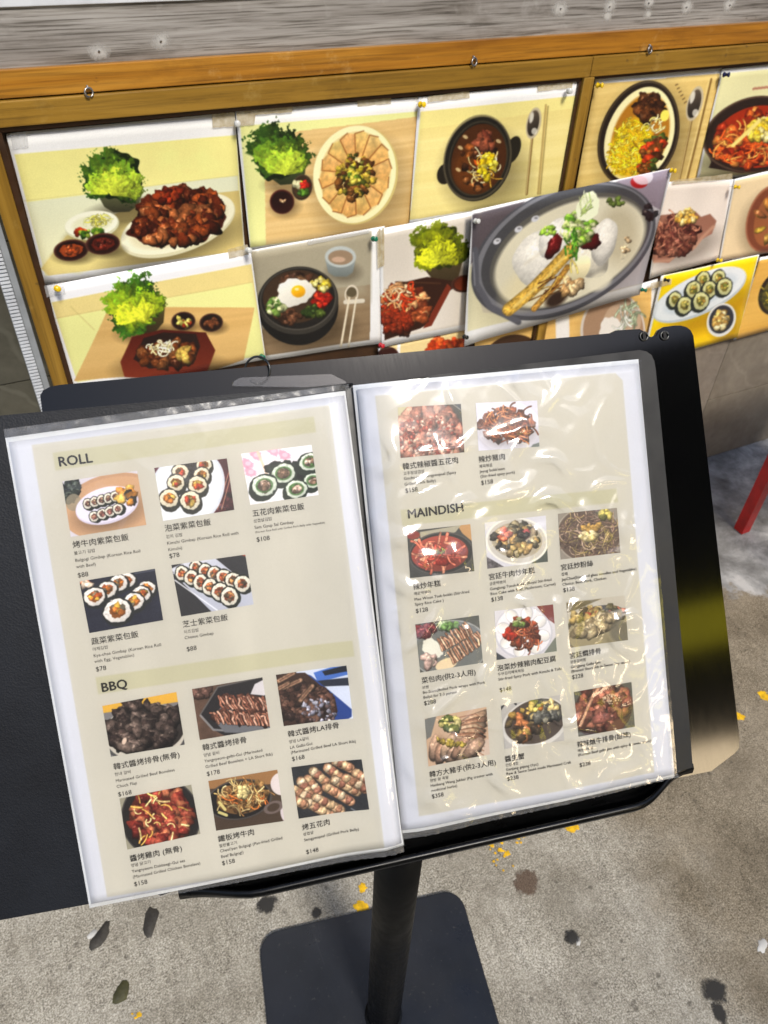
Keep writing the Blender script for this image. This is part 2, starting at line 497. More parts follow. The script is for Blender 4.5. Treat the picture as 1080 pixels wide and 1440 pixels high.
    def strands(s, x, y, rx, ry, rot, n, length, wd, pal, curl=.6, dirs=None, shade=.6, a=1.0, fill=1.0):
        rg = s.rg; t = math.radians(rot); c, si = math.cos(t), math.sin(t)
        for i in range(n):
            r = math.sqrt(rg.rand()) * fill; f = rg.rand() * 6.283
            p, q = r * math.cos(f) * rx, r * math.sin(f) * ry
            px, py = x + p * c - q * si, y + p * si + q * c
            an = rg.rand() * 6.283 if dirs is None else math.radians(dirs) + rg.randn() * .35
            k = (rg.rand() - .5) * 2 * curl; st = length * (.6 + .8 * rg.rand()) / 5
            pts = [(px, py)]
            for j in range(5):
                px += st * math.cos(an); py += st * math.sin(an); an += k; pts.append((px, py))
            if math.hypot((px - x) / max(rx, 1), (py - y) / max(ry, 1)) > 1.6: continue
            cc = np.array(pal[rg.randint(len(pal))], float) * (.8 + .4 * rg.rand())
            s.line(pts, wd * (.8 + .4 * rg.rand()), np.clip(cc, 0, 255), a, .8, shade)
    def wood(s, pts, c0, c1, ang=0, freq=1.0, seed=3):
        P = np.array(pts, float)
        k = s.sl(*P.min(0), *P.max(0)); X, Y = s.X[k], s.Y[k]
        if X.size == 0: return
        keep = s.I[k].copy()
        t = math.radians(ang); q = (-X * math.sin(t) + Y * math.cos(t)) * freq
        p = (X * math.cos(t) + Y * math.sin(t)) * freq
        rg = np.random.RandomState(seed); tab = rg.rand(4096)
        def n1(z):
            i = np.floor(z).astype(int); f = z - i
            return tab[i % 4096] * (1 - f) + tab[(i + 1) % 4096] * f
        g = n1(q / 3 + .6 * np.sin(p / 40)) * .5 + n1(q / 9 + 77) * .3 + n1(q / 1.3 + p / 90) * .2
        s.poly(pts, c0)
        m = (np.abs(s.I[k] - keep).sum(-1) > 0)[..., None] * 1.0
        cc = np.asarray(c0, float) * (1 - g[..., None]) + np.asarray(c1, float) * g[..., None]
        s.I[k] = s.I[k] * (1 - m) + cc * m
    def leaf(s, x, y, r, an, spread, edge, mid, core, rg, heart=0.0):
        """one frilly leaf fanning out from its foot"""
        k = s.sl(x - r * 1.3, y - r * 1.3, x + r * 1.3, y + r * 1.3)
        X, Y = s.X[k] - x, s.Y[k] - y
        if X.size == 0: return
        th = (np.arctan2(Y, X) - an + math.pi) % (2 * math.pi) - math.pi
        rho = np.hypot(X, Y); f = rg.rand(8) * 6.28
        q = th / spread
        Rb = r * (1 - .30 * q * q) * (1 + .05 * np.sin(5 * q + f[0]) + .03 * np.sin(11 * q + f[1]) + .55 * s.N2[k] + .35 * s.N1[k])
        t = rho / Rb
        m = np.clip((Rb - rho) / 1.1 + .5, 0, 1) * np.clip((1.05 - abs(q)) * 12, 0, 1)
        vein = np.sin(q * 13 + f[3] + 1.2 * np.sin(t * 4 + f[4])) * .5 + np.sin(q * 31 + f[5] + 2 * np.sin(t * 7)) * .3
        fr = np.sin(t * 16 + 3 * np.sin(q * 11 + f[6]) + f[7]) * np.clip(t * 1.6 - .5, 0, 1)
        w = np.clip(t * (1.2 - .5 * heart) + .10 * vein * t + .10 * fr, 0, 1)[..., None]
        e, d, c = (np.array(z, float) for z in (edge, mid, core))
        col = np.where(w < .5, c + (d - c) * w / .5, d + (e - d) * (w - .5) / .5)
        sh = 1 + .24 * vein * np.clip(t, .25, 1) + .16 * fr - .30 * np.clip(q, -.2, 1) + .4 * s.N1[k] + .3 * s.N2[k]
        sh = sh * (1 - .25 * np.clip((t - .86) * 8, 0, 1) * (q > .1)) * (1 + .25 * np.clip((t - .8) * 5, 0, 1) * (q < .0))
        s.put(k, m, np.clip(col * sh[..., None], 0, 255))
    def lettuce(s, x, y, rx, ry, seed, edge, mid, core):
        rg = np.random.RandomState(seed)
        e, d, c = (np.array(z, float) for z in (edge, mid, core))
        s.ell(x, y + ry * .15, rx * .7, ry * .8, 0, e * .45, wob=.15)
        L = [(y + ry * .55 - ry * .2 * rg.rand(), i) for i in range(13)]
        for i in range(15):                                  # dark outer leaves first, bright heart last
            g = i / 14
            an = -math.pi / 2 + (rg.rand() - .5) * (3.0 - 1.2 * g) + (.7 if i % 2 else -.7) * (1 - g)
            fx, fy = x + (rg.rand() - .5) * rx * (.9 - .3 * g), y + ry * (.45 + .35 * g)
            room = 1.0 / math.sqrt((math.cos(an) / (rx * .92)) ** 2 + (math.sin(an) / (1.35 * ry)) ** 2)
            r = room * (1.08 - .42 * g) * (.8 + .25 * rg.rand())
            k = .85 + .3 * g
            s.leaf(fx, fy, r, an, .8 + .5 * rg.rand(), (e + (d - e) * .75 * g) * k, (d + (c - d) * (.15 + .6 * g)) * k * .95, c * (.7 + .35 * g), rg, g)
    def bowl(s, x, y, rx, ry, rot, out, inn, rim=.8, dx=0, dy=0):
        s.ell(x, y, rx, ry, rot, out, grad=.25)
        s.ring(x, y, rx * .97, ry * .97, rot, 1.2, np.clip(np.array(out) * 1.7 + 25, 0, 255), .5)
        s.ell(x + dx, y + dy, rx * rim, ry * rim, rot, inn, grad=-.2)
    def shadow(s, x, y, rx, ry, rot=0, a=.35, col=(30, 22, 12)):
        s.ell(x, y, rx, ry, rot, col, a, min(rx, ry) * .7)
    def roll(s, x, y, r, q=1.0, rot=0, pal=((200, 120, 60), (230, 190, 80), (120, 90, 50), (110, 130, 60)), side=None, skin=(26, 30, 26), rice=(226, 222, 208)):
        if side: s.ell(x + side[0] * .5, y + side[1] * .5, r * 1.02, r * q, rot, skin, wob=.04); s.ell(x + side[0], y + side[1], r * .98, r * q * .98, rot, skin, wob=.04)
        s.ell(x, y, r, r * q, rot, skin, wob=.05)
        s.ell(x, y, r * .87, r * q * .86, rot, rice, wob=.07, grad=.12)
        for i in range(int(10 + r)):
            f = s.rg.rand() * 6.28; d = .62 + .2 * s.rg.rand()
            s.ell(x + math.cos(f) * r * d, y + math.sin(f) * r * q * d, r * .09, r * .06, s.rg.rand() * 180, np.array(rice) * (.82 + .22 * s.rg.rand()), .7)
        s.ell(x, y, r * .52, r * q * .5, rot, np.array(pal[0]) * .55, wob=.15)
        s.heap(x, y, r * .38, r * q * .36, rot, 9, (r * .13, r * .24), pal, .25, .5)
    def sheen(s, a=.1, seed=1):  # broad uneven light across a sheet, painted into its print
        f = fractal(s.h, s.w, 2, 2, seed)[..., None]
        s.I = np.clip(s.I * (1 + a * (f - .5)), 0, 255)
    def done(s, name, grain=3.0):
        I = s.I
        p = np.pad(I, ((1, 1), (1, 1), (0, 0)), 'edge')
        I = .4 * I + .15 * (p[:-2, 1:-1] + p[2:, 1:-1] + p[1:-1, :-2] + p[1:-1, 2:])
        p = np.pad(I, ((1, 1), (1, 1), (0, 0)), 'edge')
        I = .6 * I + .1 * (p[:-2, 1:-1] + p[2:, 1:-1] + p[1:-1, :-2] + p[1:-1, 2:])
        I = I + s.rg.randn(s.h, s.w, 1) * grain
        A = np.ones((s.h, s.w, 4), np.float32)
        A[..., :3] = np.clip(I, 0, 255)[::-1] / 255
        im = bpy.data.images.new(name, s.w, s.h)
        im.pixels.foreach_set(A.ravel())
        im.update()
        im.pack()
        m = bpy.data.materials.new(name)
        m.use_nodes = True
        t = m.node_tree; b = t.nodes['Principled BSDF']
        ti = t.nodes.new('ShaderNodeTexImage'); ti.image = im; ti.extension = 'EXTEND'
        t.links.new(ti.outputs[0], b.inputs['Base Color'])
        b.inputs['Roughness'].default_value = .38
        return m

WHITE = (241, 241, 239)
def wood_bg(P, pts, c0, c1, ang, fr=.9, seed=5): P.wood(pts, c0, c1, ang, fr, seed)
def spoon(P, x, y, rx, ry, rot, hx, hy, dark=(60, 52, 44), light=(225, 205, 150)):
    P.line([(x, y), (hx, hy)], 3.4, (120, 95, 50)); P.line([(x - .6, y), (hx - .6, hy)], 1.2, light, .8)
    P.ell(x, y, rx, ry, rot, (190, 178, 150)); P.ell(x - .5, y, rx * .78, ry * .82, rot, dark, grad=.5)
    P.ell(x - rx * .3, y - ry * .35, rx * .28, ry * .35, rot, (240, 236, 220), .8); P.ell(x + rx * .1, y + ry * .5, rx * .4, ry * .22, rot, (230, 226, 210), .75)

def pic_chicken(P):
    P.poly([(20, 217), (332, 190), (343, 352), (64, 388)], (238, 230, 152), tex=.08)
    P.poly([(38, 284), (334, 247), (343, 352), (64, 388)], (224, 226, 196), grad=(232, 228, 186))
    P.poly([(58, 378), (92, 332), (200, 283), (336, 268), (343, 352), (68, 388)], (206, 186, 120), grad=(222, 204, 138))
    P.poly([(58, 378), (92, 332), (130, 306), (220, 300), (200, 352), (110, 384)], (228, 212, 140), .7, 8)
    P.line([(20, 284), (334, 247)], 1, (205, 195, 130), .6)
    P.shadow(175, 300, 52, 18, -8, .5)
    P.poly([(137, 276), (199, 270), (193, 289), (180, 298), (158, 299), (145, 291)], (96, 98, 66), grad=(48, 46, 32))
    P.lettuce(160, 242, 55, 42, 3, (38, 66, 22), (112, 146, 36), (196, 204, 70))
    P.shadow(245, 345, 92, 26, -16, .45)
    P.ell(249, 318, 85, 38, -19, (214, 208, 172)); P.ell(249, 315, 84, 36, -19, (238, 234, 204)); P.ell(250, 315, 72, 29, -19, (222, 214, 178), 1, 4)
    P.ell(250, 310, 66, 36, -12, (58, 20, 10), wob=.14)
    P.heap(250, 305, 64, 36, -12, 150, (5, 10), [(104, 42, 18), (76, 28, 12), (132, 62, 28), (58, 20, 10), (156, 90, 50)], .5, .8)
    P.heap(232, 274, 18, 10, 0, 26, (4, 7), [(124, 38, 16), (92, 26, 12), (150, 58, 26)], .5, .75)
    P.shadow(132, 333, 38, 16, -8, .4)
    P.ell(128, 317, 38, 20, -8, (206, 204, 170)); P.ell(127, 315, 37, 18, -8, (240, 238, 214)); P.ell(128, 315, 28, 12, -8, (226, 224, 190), 1, 3)
    P.strands(134, 311, 18, 7, 0, 40, 12, 2, [(222, 214, 110), (238, 232, 150), (208, 198, 80)])
    P.heap(112, 325, 8, 4, 0, 9, (2, 4), [(200, 84, 30), (170, 50, 20)], .3); P.heap(126, 328, 16, 4, -12, 18, (2, 4), [(90, 130, 34), (60, 98, 26), (150, 170, 60)], .3)
    for x, y, c in ((99, 352, (142, 62, 28)), (143, 343, (84, 28, 18))):
        P.shadow(x + 4, y + 9, 26, 10, 0, .5); P.bowl(x, y, 24, 15, -6, (48, 24, 18), (30, 12, 8), .82); P.ell(x, y, 16, 9, -6, c, wob=.1); P.heap(x, y, 11, 6, 0, 16, (1.6, 3), [c, np.array(c) * 1.35, np.array(c) * .7], .7)
def pic_pork_plate(P):
    P.poly([(338, 178), (590, 157), (576, 318), (352, 348)], (232, 232, 160))
    wood_bg(P, [(372, 202), (420, 186), (590, 165), (576, 318), (374, 344)], (206, 170, 108), (236, 208, 152), -7)
    P.shadow(410, 262, 36, 14, 0, .4)
    P.poly([(371, 238), (430, 226), (428, 246), (414, 260), (394, 262), (380, 252)], (72, 82, 48), grad=(38, 44, 26))
    P.lettuce(390, 216, 44, 41, 8, (36, 62, 22), (100, 138, 32), (190, 202, 70))
    P.shadow(400, 290, 20, 16, 0, .4); P.bowl(396, 285, 17, 17, 0, (52, 22, 18), (34, 12, 12), .85); P.heap(397, 286, 6, 5, 0, 5, (1.4, 2.6), [(190, 150, 110)], .6)
    P.bowl(424, 265, 14, 18, 10, (44, 34, 24), (60, 44, 30), .85); P.heap(422, 260, 6, 5, 0, 8, (3, 5), [(236, 232, 180), (240, 214, 70)], .3); P.heap(429, 262, 4, 5, 0, 6, (3, 4), [(180, 40, 30)], .4); P.heap(424, 272, 8, 4, 0, 8, (2, 4), [(80, 120, 40), (50, 80, 30)], .3)
    P.shadow(506, 262, 62, 66, 10, .35)
    P.ell(500, 247, 59, 70, 12, (202, 184, 120)); P.ell(498, 246, 58, 69, 12, (242, 234, 184)); P.ell(499, 246, 50, 61, 12, (226, 208, 150))
    for i in range(14):
        f = i / 14 * 6.283 + .1; g = f + 6.283 / 14
        A = lambda t, k: (499 + math.cos(t) * 50 * k + math.sin(t) * -6 * k, 246 + math.sin(t) * 60 * k)
        P.poly([A(f, .40), A(f - .02, .95), A((f + g) / 2, 1.02), A(g + .10, .93), A(g, .40)], (226 - 11 * (i % 3), 186 - 9 * (i % 2), 116), 1, 1.5, (210, 160, 92), .5)
        P.line([A(f, .45), A(f - .02, .96), A((f + g) / 2, 1.02)], 1.8, (136, 82, 40), .8)
    P.heap(498, 250, 25, 33, 12, 110, (2.2, 5), [(90, 86, 30), (62, 68, 22), (160, 140, 50), (118, 74, 34), (196, 164, 66), (76, 46, 22)], .4)
    P.heap(500, 244, 12, 14, 0, 20, (2.5, 4.5), [(206, 184, 50), (100, 124, 40), (228, 210, 90)], .4)
def pic_beef_soup(P):
    P.poly([(592, 156), (813, 133), (795, 276), (576, 308)], (232, 220, 146), tex=.06)
    wood_bg(P, [(592, 180), (811, 150), (795, 276), (576, 308)], (224, 208, 134), (240, 226, 160), -8, .6)
    P.shadow(684, 240, 56, 56, 12, .4)
    P.ell(673, 222, 47, 61, 16, (24, 22, 18)); P.ell(626, 242, 11, 15, 15, (30, 26, 20)); P.ell(722, 208, 10, 20, 20, (30, 27, 20))
    P.ring(672, 220, 46, 60, 16, 2.5, (92, 84, 66), .7); P.ring(673, 221, 40, 53, 16, 2, (70, 64, 50), .6)
    P.ell(674, 222, 38, 51, 16, (64, 34, 14)); P.ell(668, 236, 30, 32, 16, (86, 46, 16), 1, 10)
    P.heap(676, 226, 28, 40, 16, 40, (3, 7), [(70, 36, 16), (120, 66, 30), (48, 26, 14), (150, 90, 44)], .7)
    P.heap(682, 200, 10, 12, 0, 8, (5, 8), [(110, 52, 36), (130, 70, 48)], .3); P.heap(678, 228, 5, 4, 0, 4, (3, 4), [(206, 92, 30)], .3)
    P.strands(683, 232, 18, 20, 0, 42, 18, 2, [(236, 214, 150), (240, 224, 176), (206, 160, 60)]); P.heap(686, 232, 12, 18, 10, 34, (2, 4.5), [(240, 212, 40), (226, 190, 30), (246, 228, 90)], .4)
    for x, y in ((648, 205), (655, 190), (702, 196), (645, 236)): P.ell(x, y, 4, 2.5, 30, (230, 210, 160), .7)
    spoon(P, 751, 171, 10, 22, 12, 741, 272); P.line([(768, 146), (757, 272)], 2.4, (176, 150, 92)); P.line([(771, 148), (760, 272)], 2, (120, 96, 50), .6)
def pic_hotplate(P):
    P.poly([(72, 424), (353, 370), (372, 500), (108, 536)], (222, 204, 138), tex=.06)
    P.poly([(80, 446), (354, 395), (372, 500), (108, 536)], (226, 224, 152))
    wood_bg(P, [(104, 534), (150, 432), (180, 431), (357, 431), (341, 506), (300, 520)], (196, 158, 96), (216, 180, 118), -6, .7)
    P.line([(76, 446), (354, 395)], 1, (196, 176, 112), .7); P.line([(98, 430), (130, 462)], 2, (190, 174, 110), .4)
    P.shadow(210, 470, 44, 14, 0, .5)
    P.poly([(166, 452), (228, 432), (226, 452), (214, 466), (192, 470), (176, 464)], (76, 66, 34), grad=(44, 34, 20))
    P.lettuce(187, 422, 46, 36, 14, (52, 92, 26), (160, 186, 34), (206, 208, 62))
    for x, y, c in ((254, 450, (230, 214, 110)), (294, 452, (104, 58, 34))):
        P.shadow(x + 4, y + 7, 18, 9, 0, .45); P.bowl(x, y, 17, 13, -6, (42, 24, 18), (28, 16, 12), .84); P.heap(x, y + 1, 9, 6, 0, 14, (2.4, 4), [c, np.array(c) * .8, (170, 60, 30) if x < 260 else c], .5)
    P.shadow(238, 520, 70, 24, 0, .5)
    P.poly([(166, 508), (182, 472), (224, 462), (286, 466), (300, 492), (288, 524), (200, 532), (172, 530)], (70, 22, 14), grad=(118, 46, 26))
    P.poly([(184, 504), (198, 474), (226, 466), (272, 468), (278, 486), (268, 512), (206, 518)], (34, 20, 16))
    P.heap(232, 496, 38, 20, -6, 70, (4, 8), [(88, 42, 18), (112, 58, 26), (66, 30, 14), (140, 84, 44)], .5); P.heap(256, 498, 8, 12, 0, 10, (4, 6), [(196, 162, 80)], .4)
    P.strands(224, 486, 18, 9, 0, 40, 12, 2.4, [(238, 222, 180), (224, 204, 150), (244, 236, 206)])
def pic_bibimbap(P):
    P.poly([(352, 354), (521, 325), (518, 478), (372, 500)], (164, 156, 134), tex=.08)
    wood_bg(P, [(364, 470), (430, 410), (519, 402), (518, 478), (372, 500)], (128, 106, 80), (152, 130, 100), -10, .8)
    P.poly([(356, 362), (520, 332), (519, 420), (430, 430)], (166, 158, 136), .7, 26)
    P.shadow(430, 462, 60, 30, 0, .5)
    P.ell(417, 432, 55, 54, -8, (22, 21, 20)); P.ell(417, 424, 55, 47, -8, (52, 49, 44)); P.ell(416, 420, 52, 44, -8, (30, 28, 26)); P.ring(417, 421, 51, 43, -8, 1.6, (120, 114, 102), .5)
    P.ell(414, 418, 45, 37, -8, (60, 44, 32))
    P.heap(403, 446, 16, 9, 0, 30, (2.5, 5), [(84, 54, 38), (110, 72, 50), (60, 38, 26)], .4); P.heap(386, 432, 12, 12, 0, 24, (3, 5), [(120, 150, 70), (200, 206, 150), (80, 112, 50)], .3)
    P.heap(447, 423, 12, 10, -20, 24, (3, 6), [(190, 44, 30), (220, 74, 44), (150, 30, 20)], .4); P.heap(446, 400, 13, 8, 20, 24, (2.5, 5), [(230, 206, 90), (240, 226, 140), (200, 176, 60)], .3)
    P.heap(437, 440, 14, 7, 0, 18, (3, 5), [(44, 60, 26), (70, 84, 36)], .3); P.heap(412, 394, 22, 7, -6, 24, (3, 5), [(86, 56, 40), (60, 40, 30), (110, 80, 56)], .3)
    P.ell(412, 412, 25, 19, -12, (236, 232, 218), wob=.12, grad=.1); P.ell(416, 411, 9.5, 8.5, 0, (242, 176, 32), grad=.2); P.ell(414, 408, 3, 2, 0, (255, 240, 190), .8)
    P.shadow(480, 384, 24, 14, 0, .35)
    P.poly([(453, 366), (497, 366), (493, 384), (484, 390), (466, 390), (457, 384)], (150, 158, 156), grad=(110, 116, 112)); P.ell(475, 362, 22.5, 15, 0, (186, 192, 188)); P.ell(475, 363, 18, 10.5, 0, (150, 128, 104)); P.ell(472, 366, 10, 4, 0, (206, 174, 150), .8)
    for x, yy in ((491, 417),):
        P.line([(482, 426), (508, 424)], 6, (216, 208, 190)); P.line([(488, 418), (476, 488)], 3, (226, 214, 188)); P.line([(498, 420), (487, 489)], 2.6, (230, 220, 196)); P.ell(491, 412, 8, 7, 0, (90, 80, 60)); P.ring(491, 415, 9, 12, 8, 2, (220, 210, 190))
def pic_lettuce_stirfry(P):
    P.poly([(538, 330), (663, 303), (655, 456), (540, 478)], (206, 198, 184), grad=(226, 218, 206))
    P.shadow(640, 384, 26, 12, 0, .5)
    P.poly([(594, 376), (654, 352), (644, 388), (636, 398), (612, 398)], (84, 72, 48), grad=(52, 42, 26))
    P.lettuce(618, 340, 40, 38, 22, (84, 96, 18), (168, 168, 22), (190, 194, 54))
    P.poly([(560, 398), (600, 389), (652, 396), (628, 410), (606, 452), (590, 462), (540, 478), (540, 440)], (46, 24, 16))
    P.poly([(628, 398), (634, 404), (606, 458), (594, 462)], (110, 44, 28)); P.line([(556, 396), (618, 398)], 2, (70, 44, 30))
    P.bowl(652, 398, 18, 12, -10, (44, 22, 16), (98, 40, 22), .8)
    P.heap(566, 434, 34, 32, -30, 110, (3, 7), [(150, 74, 40), (190, 112, 66), (116, 52, 28), (214, 160, 110), (96, 36, 20)], .5)
    P.strands(562, 420, 26, 18, -30, 46, 16, 3, [(226, 190, 150), (206, 150, 100), (178, 60, 30)]); P.heap(558, 452, 22, 14, 0, 40, (3, 6), [(150, 50, 24), (120, 40, 20)], .5)
def pic_ginseng(P):
    P.poly([(666, 300), (942, 239), (906, 398), (657, 466)], (112, 106, 112), grad=(226, 218, 190))
    P.poly([(664, 302), (740, 283), (690, 345), (662, 372)], (84, 76, 80)); P.poly([(870, 254), (942, 238), (926, 300)], (150, 138, 150)); P.poly([(660, 372), (680, 440), (740, 446), (657, 466)], (232, 226, 190)); P.poly([(918, 290), (928, 296), (904, 398), (830, 417)], (206, 202, 206))
    P.ell(900, 256, 12, 9, 0, (160, 26, 30)); P.ell(905, 248, 14, 12, 0, (226, 220, 226), .8)
    P.shadow(806, 372, 138, 88, -25, .35)
    P.ell(792, 352, 139, 84, -27, (70, 70, 74)); P.ell(793, 350, 134, 80, -27, (112, 112, 116)); P.ell(796, 348, 128, 75, -27, (64, 64, 66)); P.ell(800, 352, 119, 68, -27, (84, 82, 76))
    P.line([(668, 352), (670, 400), (690, 432), (730, 452)], 9, (84, 84, 90), 1, 2); P.line([(665, 356), (668, 402)], 2, (150, 150, 154), .6)
    P.ell(802, 355, 114, 64, -27, (208, 202, 178), 1, 4); P.ell(765, 396, 60, 28, -27, (216, 204, 164), .7, 14); P.ell(872, 330, 26, 40, 0, (164, 154, 126), .6, 16)
    for x, y in ((700, 340), (731, 323), (755, 308)): P.ell(x, y, 6, 4, -30, (196, 196, 200)); P.ell(x + 1, y - 1, 2.5, 1.5, 0, (120, 120, 120))
    P.blob(768, 362, 49, 37, -36, (246, 242, 230), .2, .22, .05, 1.0, .22); P.blob(790, 336, 35, 25, -40, (246, 242, 232), .2, .2, .05, 1.0, .22); P.line([(740, 372), (770, 352), (800, 322)], 3, (214, 206, 184), .5, 4)
    P.blob(832, 364, 26, 28, -30, (240, 234, 214), .2, .35, .06, 1.0, .22); P.blob(851, 340, 17, 34, 14, (244, 240, 228), .2, .3, .06, 1.0, .22); P.ell(818, 378, 12, 20, 30, (232, 222, 180), grad=.2); P.ell(845, 396, 18, 12, -30, (220, 214, 190), .8, 5)
    P.line([(716, 436), (748, 410), (778, 380), (806, 350)], 17, (196, 158, 72), 1, 1.5, .35); P.line([(724, 432), (770, 392), (800, 356)], 4, (226, 200, 120), .7)
    P.line([(752, 434), (780, 404), (800, 376)], 8, (168, 126, 58), 1, 1.2, .4); P.strands(770, 410, 30, 16, -40, 26, 30, 1.6, [(126, 86, 40), (98, 60, 30), (200, 160, 80)], .2, -40)
    P.ell(784, 420, 17, 9, -30, (44, 30, 22), 1, 5); P.heap(806, 404, 14, 10, 0, 12, (4, 7), [(216, 186, 140), (190, 150, 100)], .4)
    P.strands(808, 372, 5, 16, 0, 10, 26, 2.2, [(216, 192, 110), (190, 160, 80)], .2, 70)
    P.blob(781, 347, 9, 19, 28, (96, 16, 18), .6, .6); P.blob(832, 341, 15, 11, -18, (84, 16, 18), .6, .6)
    P.heap(816, 322, 20, 26, 10, 60, (3, 6), [(150, 196, 70), (196, 216, 130), (110, 166, 50), (226, 232, 176)], .3); P.ell(829, 291, 15, 22, 22, (232, 236, 204), wob=.08); P.strands(826, 290, 8, 18, 20, 16, 18, 1.2, [(170, 200, 100), (214, 224, 160)], .2, -70)
    P.strands(806, 340, 10, 20, 0, 18, 18, 2.6, [(100, 160, 50), (60, 110, 34)], .3, 80); P.heap(772, 325, 12, 8, 0, 12, (2, 4), [(176, 206, 90), (150, 190, 70)], .3); P.heap(866, 285, 12, 6, 0, 8, (2, 4), [(110, 130, 60)], .2)
    P.heap(915, 297, 8, 14, 20, 10, (3, 5), [(34, 28, 30)], .5); P.heap(880, 350, 4, 20, 14, 10, (2, 3.4), [(206, 180, 140)], .3)
    P.line([(672, 484), (960, 410)], 1, (255, 255, 255), .0)
def pic_egg_noodle(P):
    wood_bg(P, [(836, 118), (1012, 103), (985, 262), (806, 276)], (206, 176, 104), (232, 208, 140), -7, .9)
    P.shadow(908, 202, 58, 78, 16, .4)
    P.ell(897, 187, 54, 77, 20, (34, 26, 20)); P.ring(897, 187, 52, 75, 20, 1.4, (120, 104, 70), .5); P.ell(898, 187, 46, 69, 20, (240, 230, 178)); P.ell(899, 187, 38, 60, 20, (166, 112, 34), 1, 3)
    P.ell(886, 204, 28, 44, 20, (226, 186, 40), 1, 6); P.strands(884, 206, 26, 42, 20, 300, 8, 2.3, [(242, 210, 40), (232, 190, 26), (250, 226, 90), (206, 160, 30)], .7)
    P.heap(911, 150, 20, 14, 10, 50, (4, 8), [(70, 38, 18), (96, 54, 26), (50, 26, 14)], .5); P.heap(914, 212, 12, 32, 22, 46, (3, 7), [(110, 62, 24), (80, 42, 18), (150, 92, 36), (190, 60, 26), (70, 84, 30)], .5)
    P.strands(920, 172, 14, 10, 0, 22, 16, 2, [(240, 226, 170), (226, 196, 110)]); P.ell(933, 158, 6, 8, 20, (240, 220, 100))
    spoon(P, 976, 142, 11, 24, 18, 951, 262)
    P.line([(1000, 110), (962, 262)], 3, (120, 92, 46), .9); P.line([(997, 110), (959, 262)], 1.2, (236, 214, 150), .8)
    for i in range(6): P.line([(948 + i * 2.6, 118 + i * 4.6), (951 + i * 2.6, 117 + i * 4.4)], 1.6, (90, 66, 36), .8)
def pic_kimchi_stew(P):
    P.poly([(1016, 102), (1120, 92), (1100, 240), (982, 250)], (230, 226, 176), grad=(206, 204, 160))
    P.shadow(1050, 226, 70, 26, 0, .5)
    P.poly([(990, 190), (1000, 222), (996, 232), (1040, 242), (1110, 230), (1110, 160)], (34, 22, 18)); P.ell(1064, 184, 74, 56, -14, (40, 28, 22)); P.ring(1064, 184, 73, 55, -14, 2.4, (124, 100, 80), .5); P.ell(1066, 186, 63, 46, -14, (150, 44, 18))
    P.heap(1062, 190, 58, 42, -14, 130, (3, 8), [(170, 62, 26), (136, 40, 18), (196, 98, 42), (110, 30, 14), (210, 134, 64)], .5); P.strands(1040, 196, 30, 26, 0, 40, 22, 3, [(226, 150, 76), (206, 84, 34)])
    P.heap(1074, 172, 26, 16, -30, 40, (4, 8), [(238, 210, 80), (226, 190, 50), (244, 228, 150)], .3); P.line([(1030, 196), (1066, 160)], 5, (238, 220, 130))
    for i in range(6): P.line([(1058 + i * 5, 119 - i * .6), (1061 + i * 5, 118 - i * .6)], 3, (170, 110, 90), .8)
def pic_bulgogi(P):
    P.poly([(934, 258), (1028, 254), (1012, 362), (914, 388)], (220, 210, 198), grad=(232, 224, 212))
    P.shadow(966, 346, 50, 22, -20, .35)
    P.poly([(918, 366), (944, 368), (962, 352), (978, 350), (990, 334), (1004, 326), (1010, 308), (1002, 298), (990, 302), (984, 296), (960, 296), (926, 300), (914, 340)], (142, 100, 82), grad=(160, 116, 96), soft=1.5)
    P.line([(920, 366), (946, 364), (962, 348), (980, 346), (992, 330), (1006, 316)], 4, (186, 146, 122), .8, 2)
    P.heap(950, 330, 34, 26, -24, 110, (3, 7), [(96, 52, 42), (126, 76, 60), (74, 38, 32), (150, 100, 80)], .5); P.strands(952, 326, 32, 24, -24, 60, 14, 2.2, [(136, 84, 66), (84, 44, 38), (170, 116, 92)]); P.heap(968, 302, 15, 9, 0, 40, (2, 4), [(228, 190, 100), (214, 166, 74), (240, 214, 140)], .3)
def pic_spiral_dish(P):
    P.poly([(1034, 254), (1120, 234), (1110, 350), (1012, 366)], (228, 208, 168), tex=.05)
    P.shadow(1078, 318, 34, 46, 12, .4); P.ell(1080, 306, 31, 50, 16, (118, 66, 44)); P.ring(1080, 306, 30, 49, 16, 2, (176, 124, 92), .7); P.ell(1082, 306, 22, 40, 16, (150, 92, 56))
    for i in range(22): f = i * .9; P.blob(1080 + math.cos(f) * 14, 308 + math.sin(f) * 26, 9, 4, math.degrees(f), (176 + 30 * (i % 2), 110 + 30 * (i % 3), 66), .4)
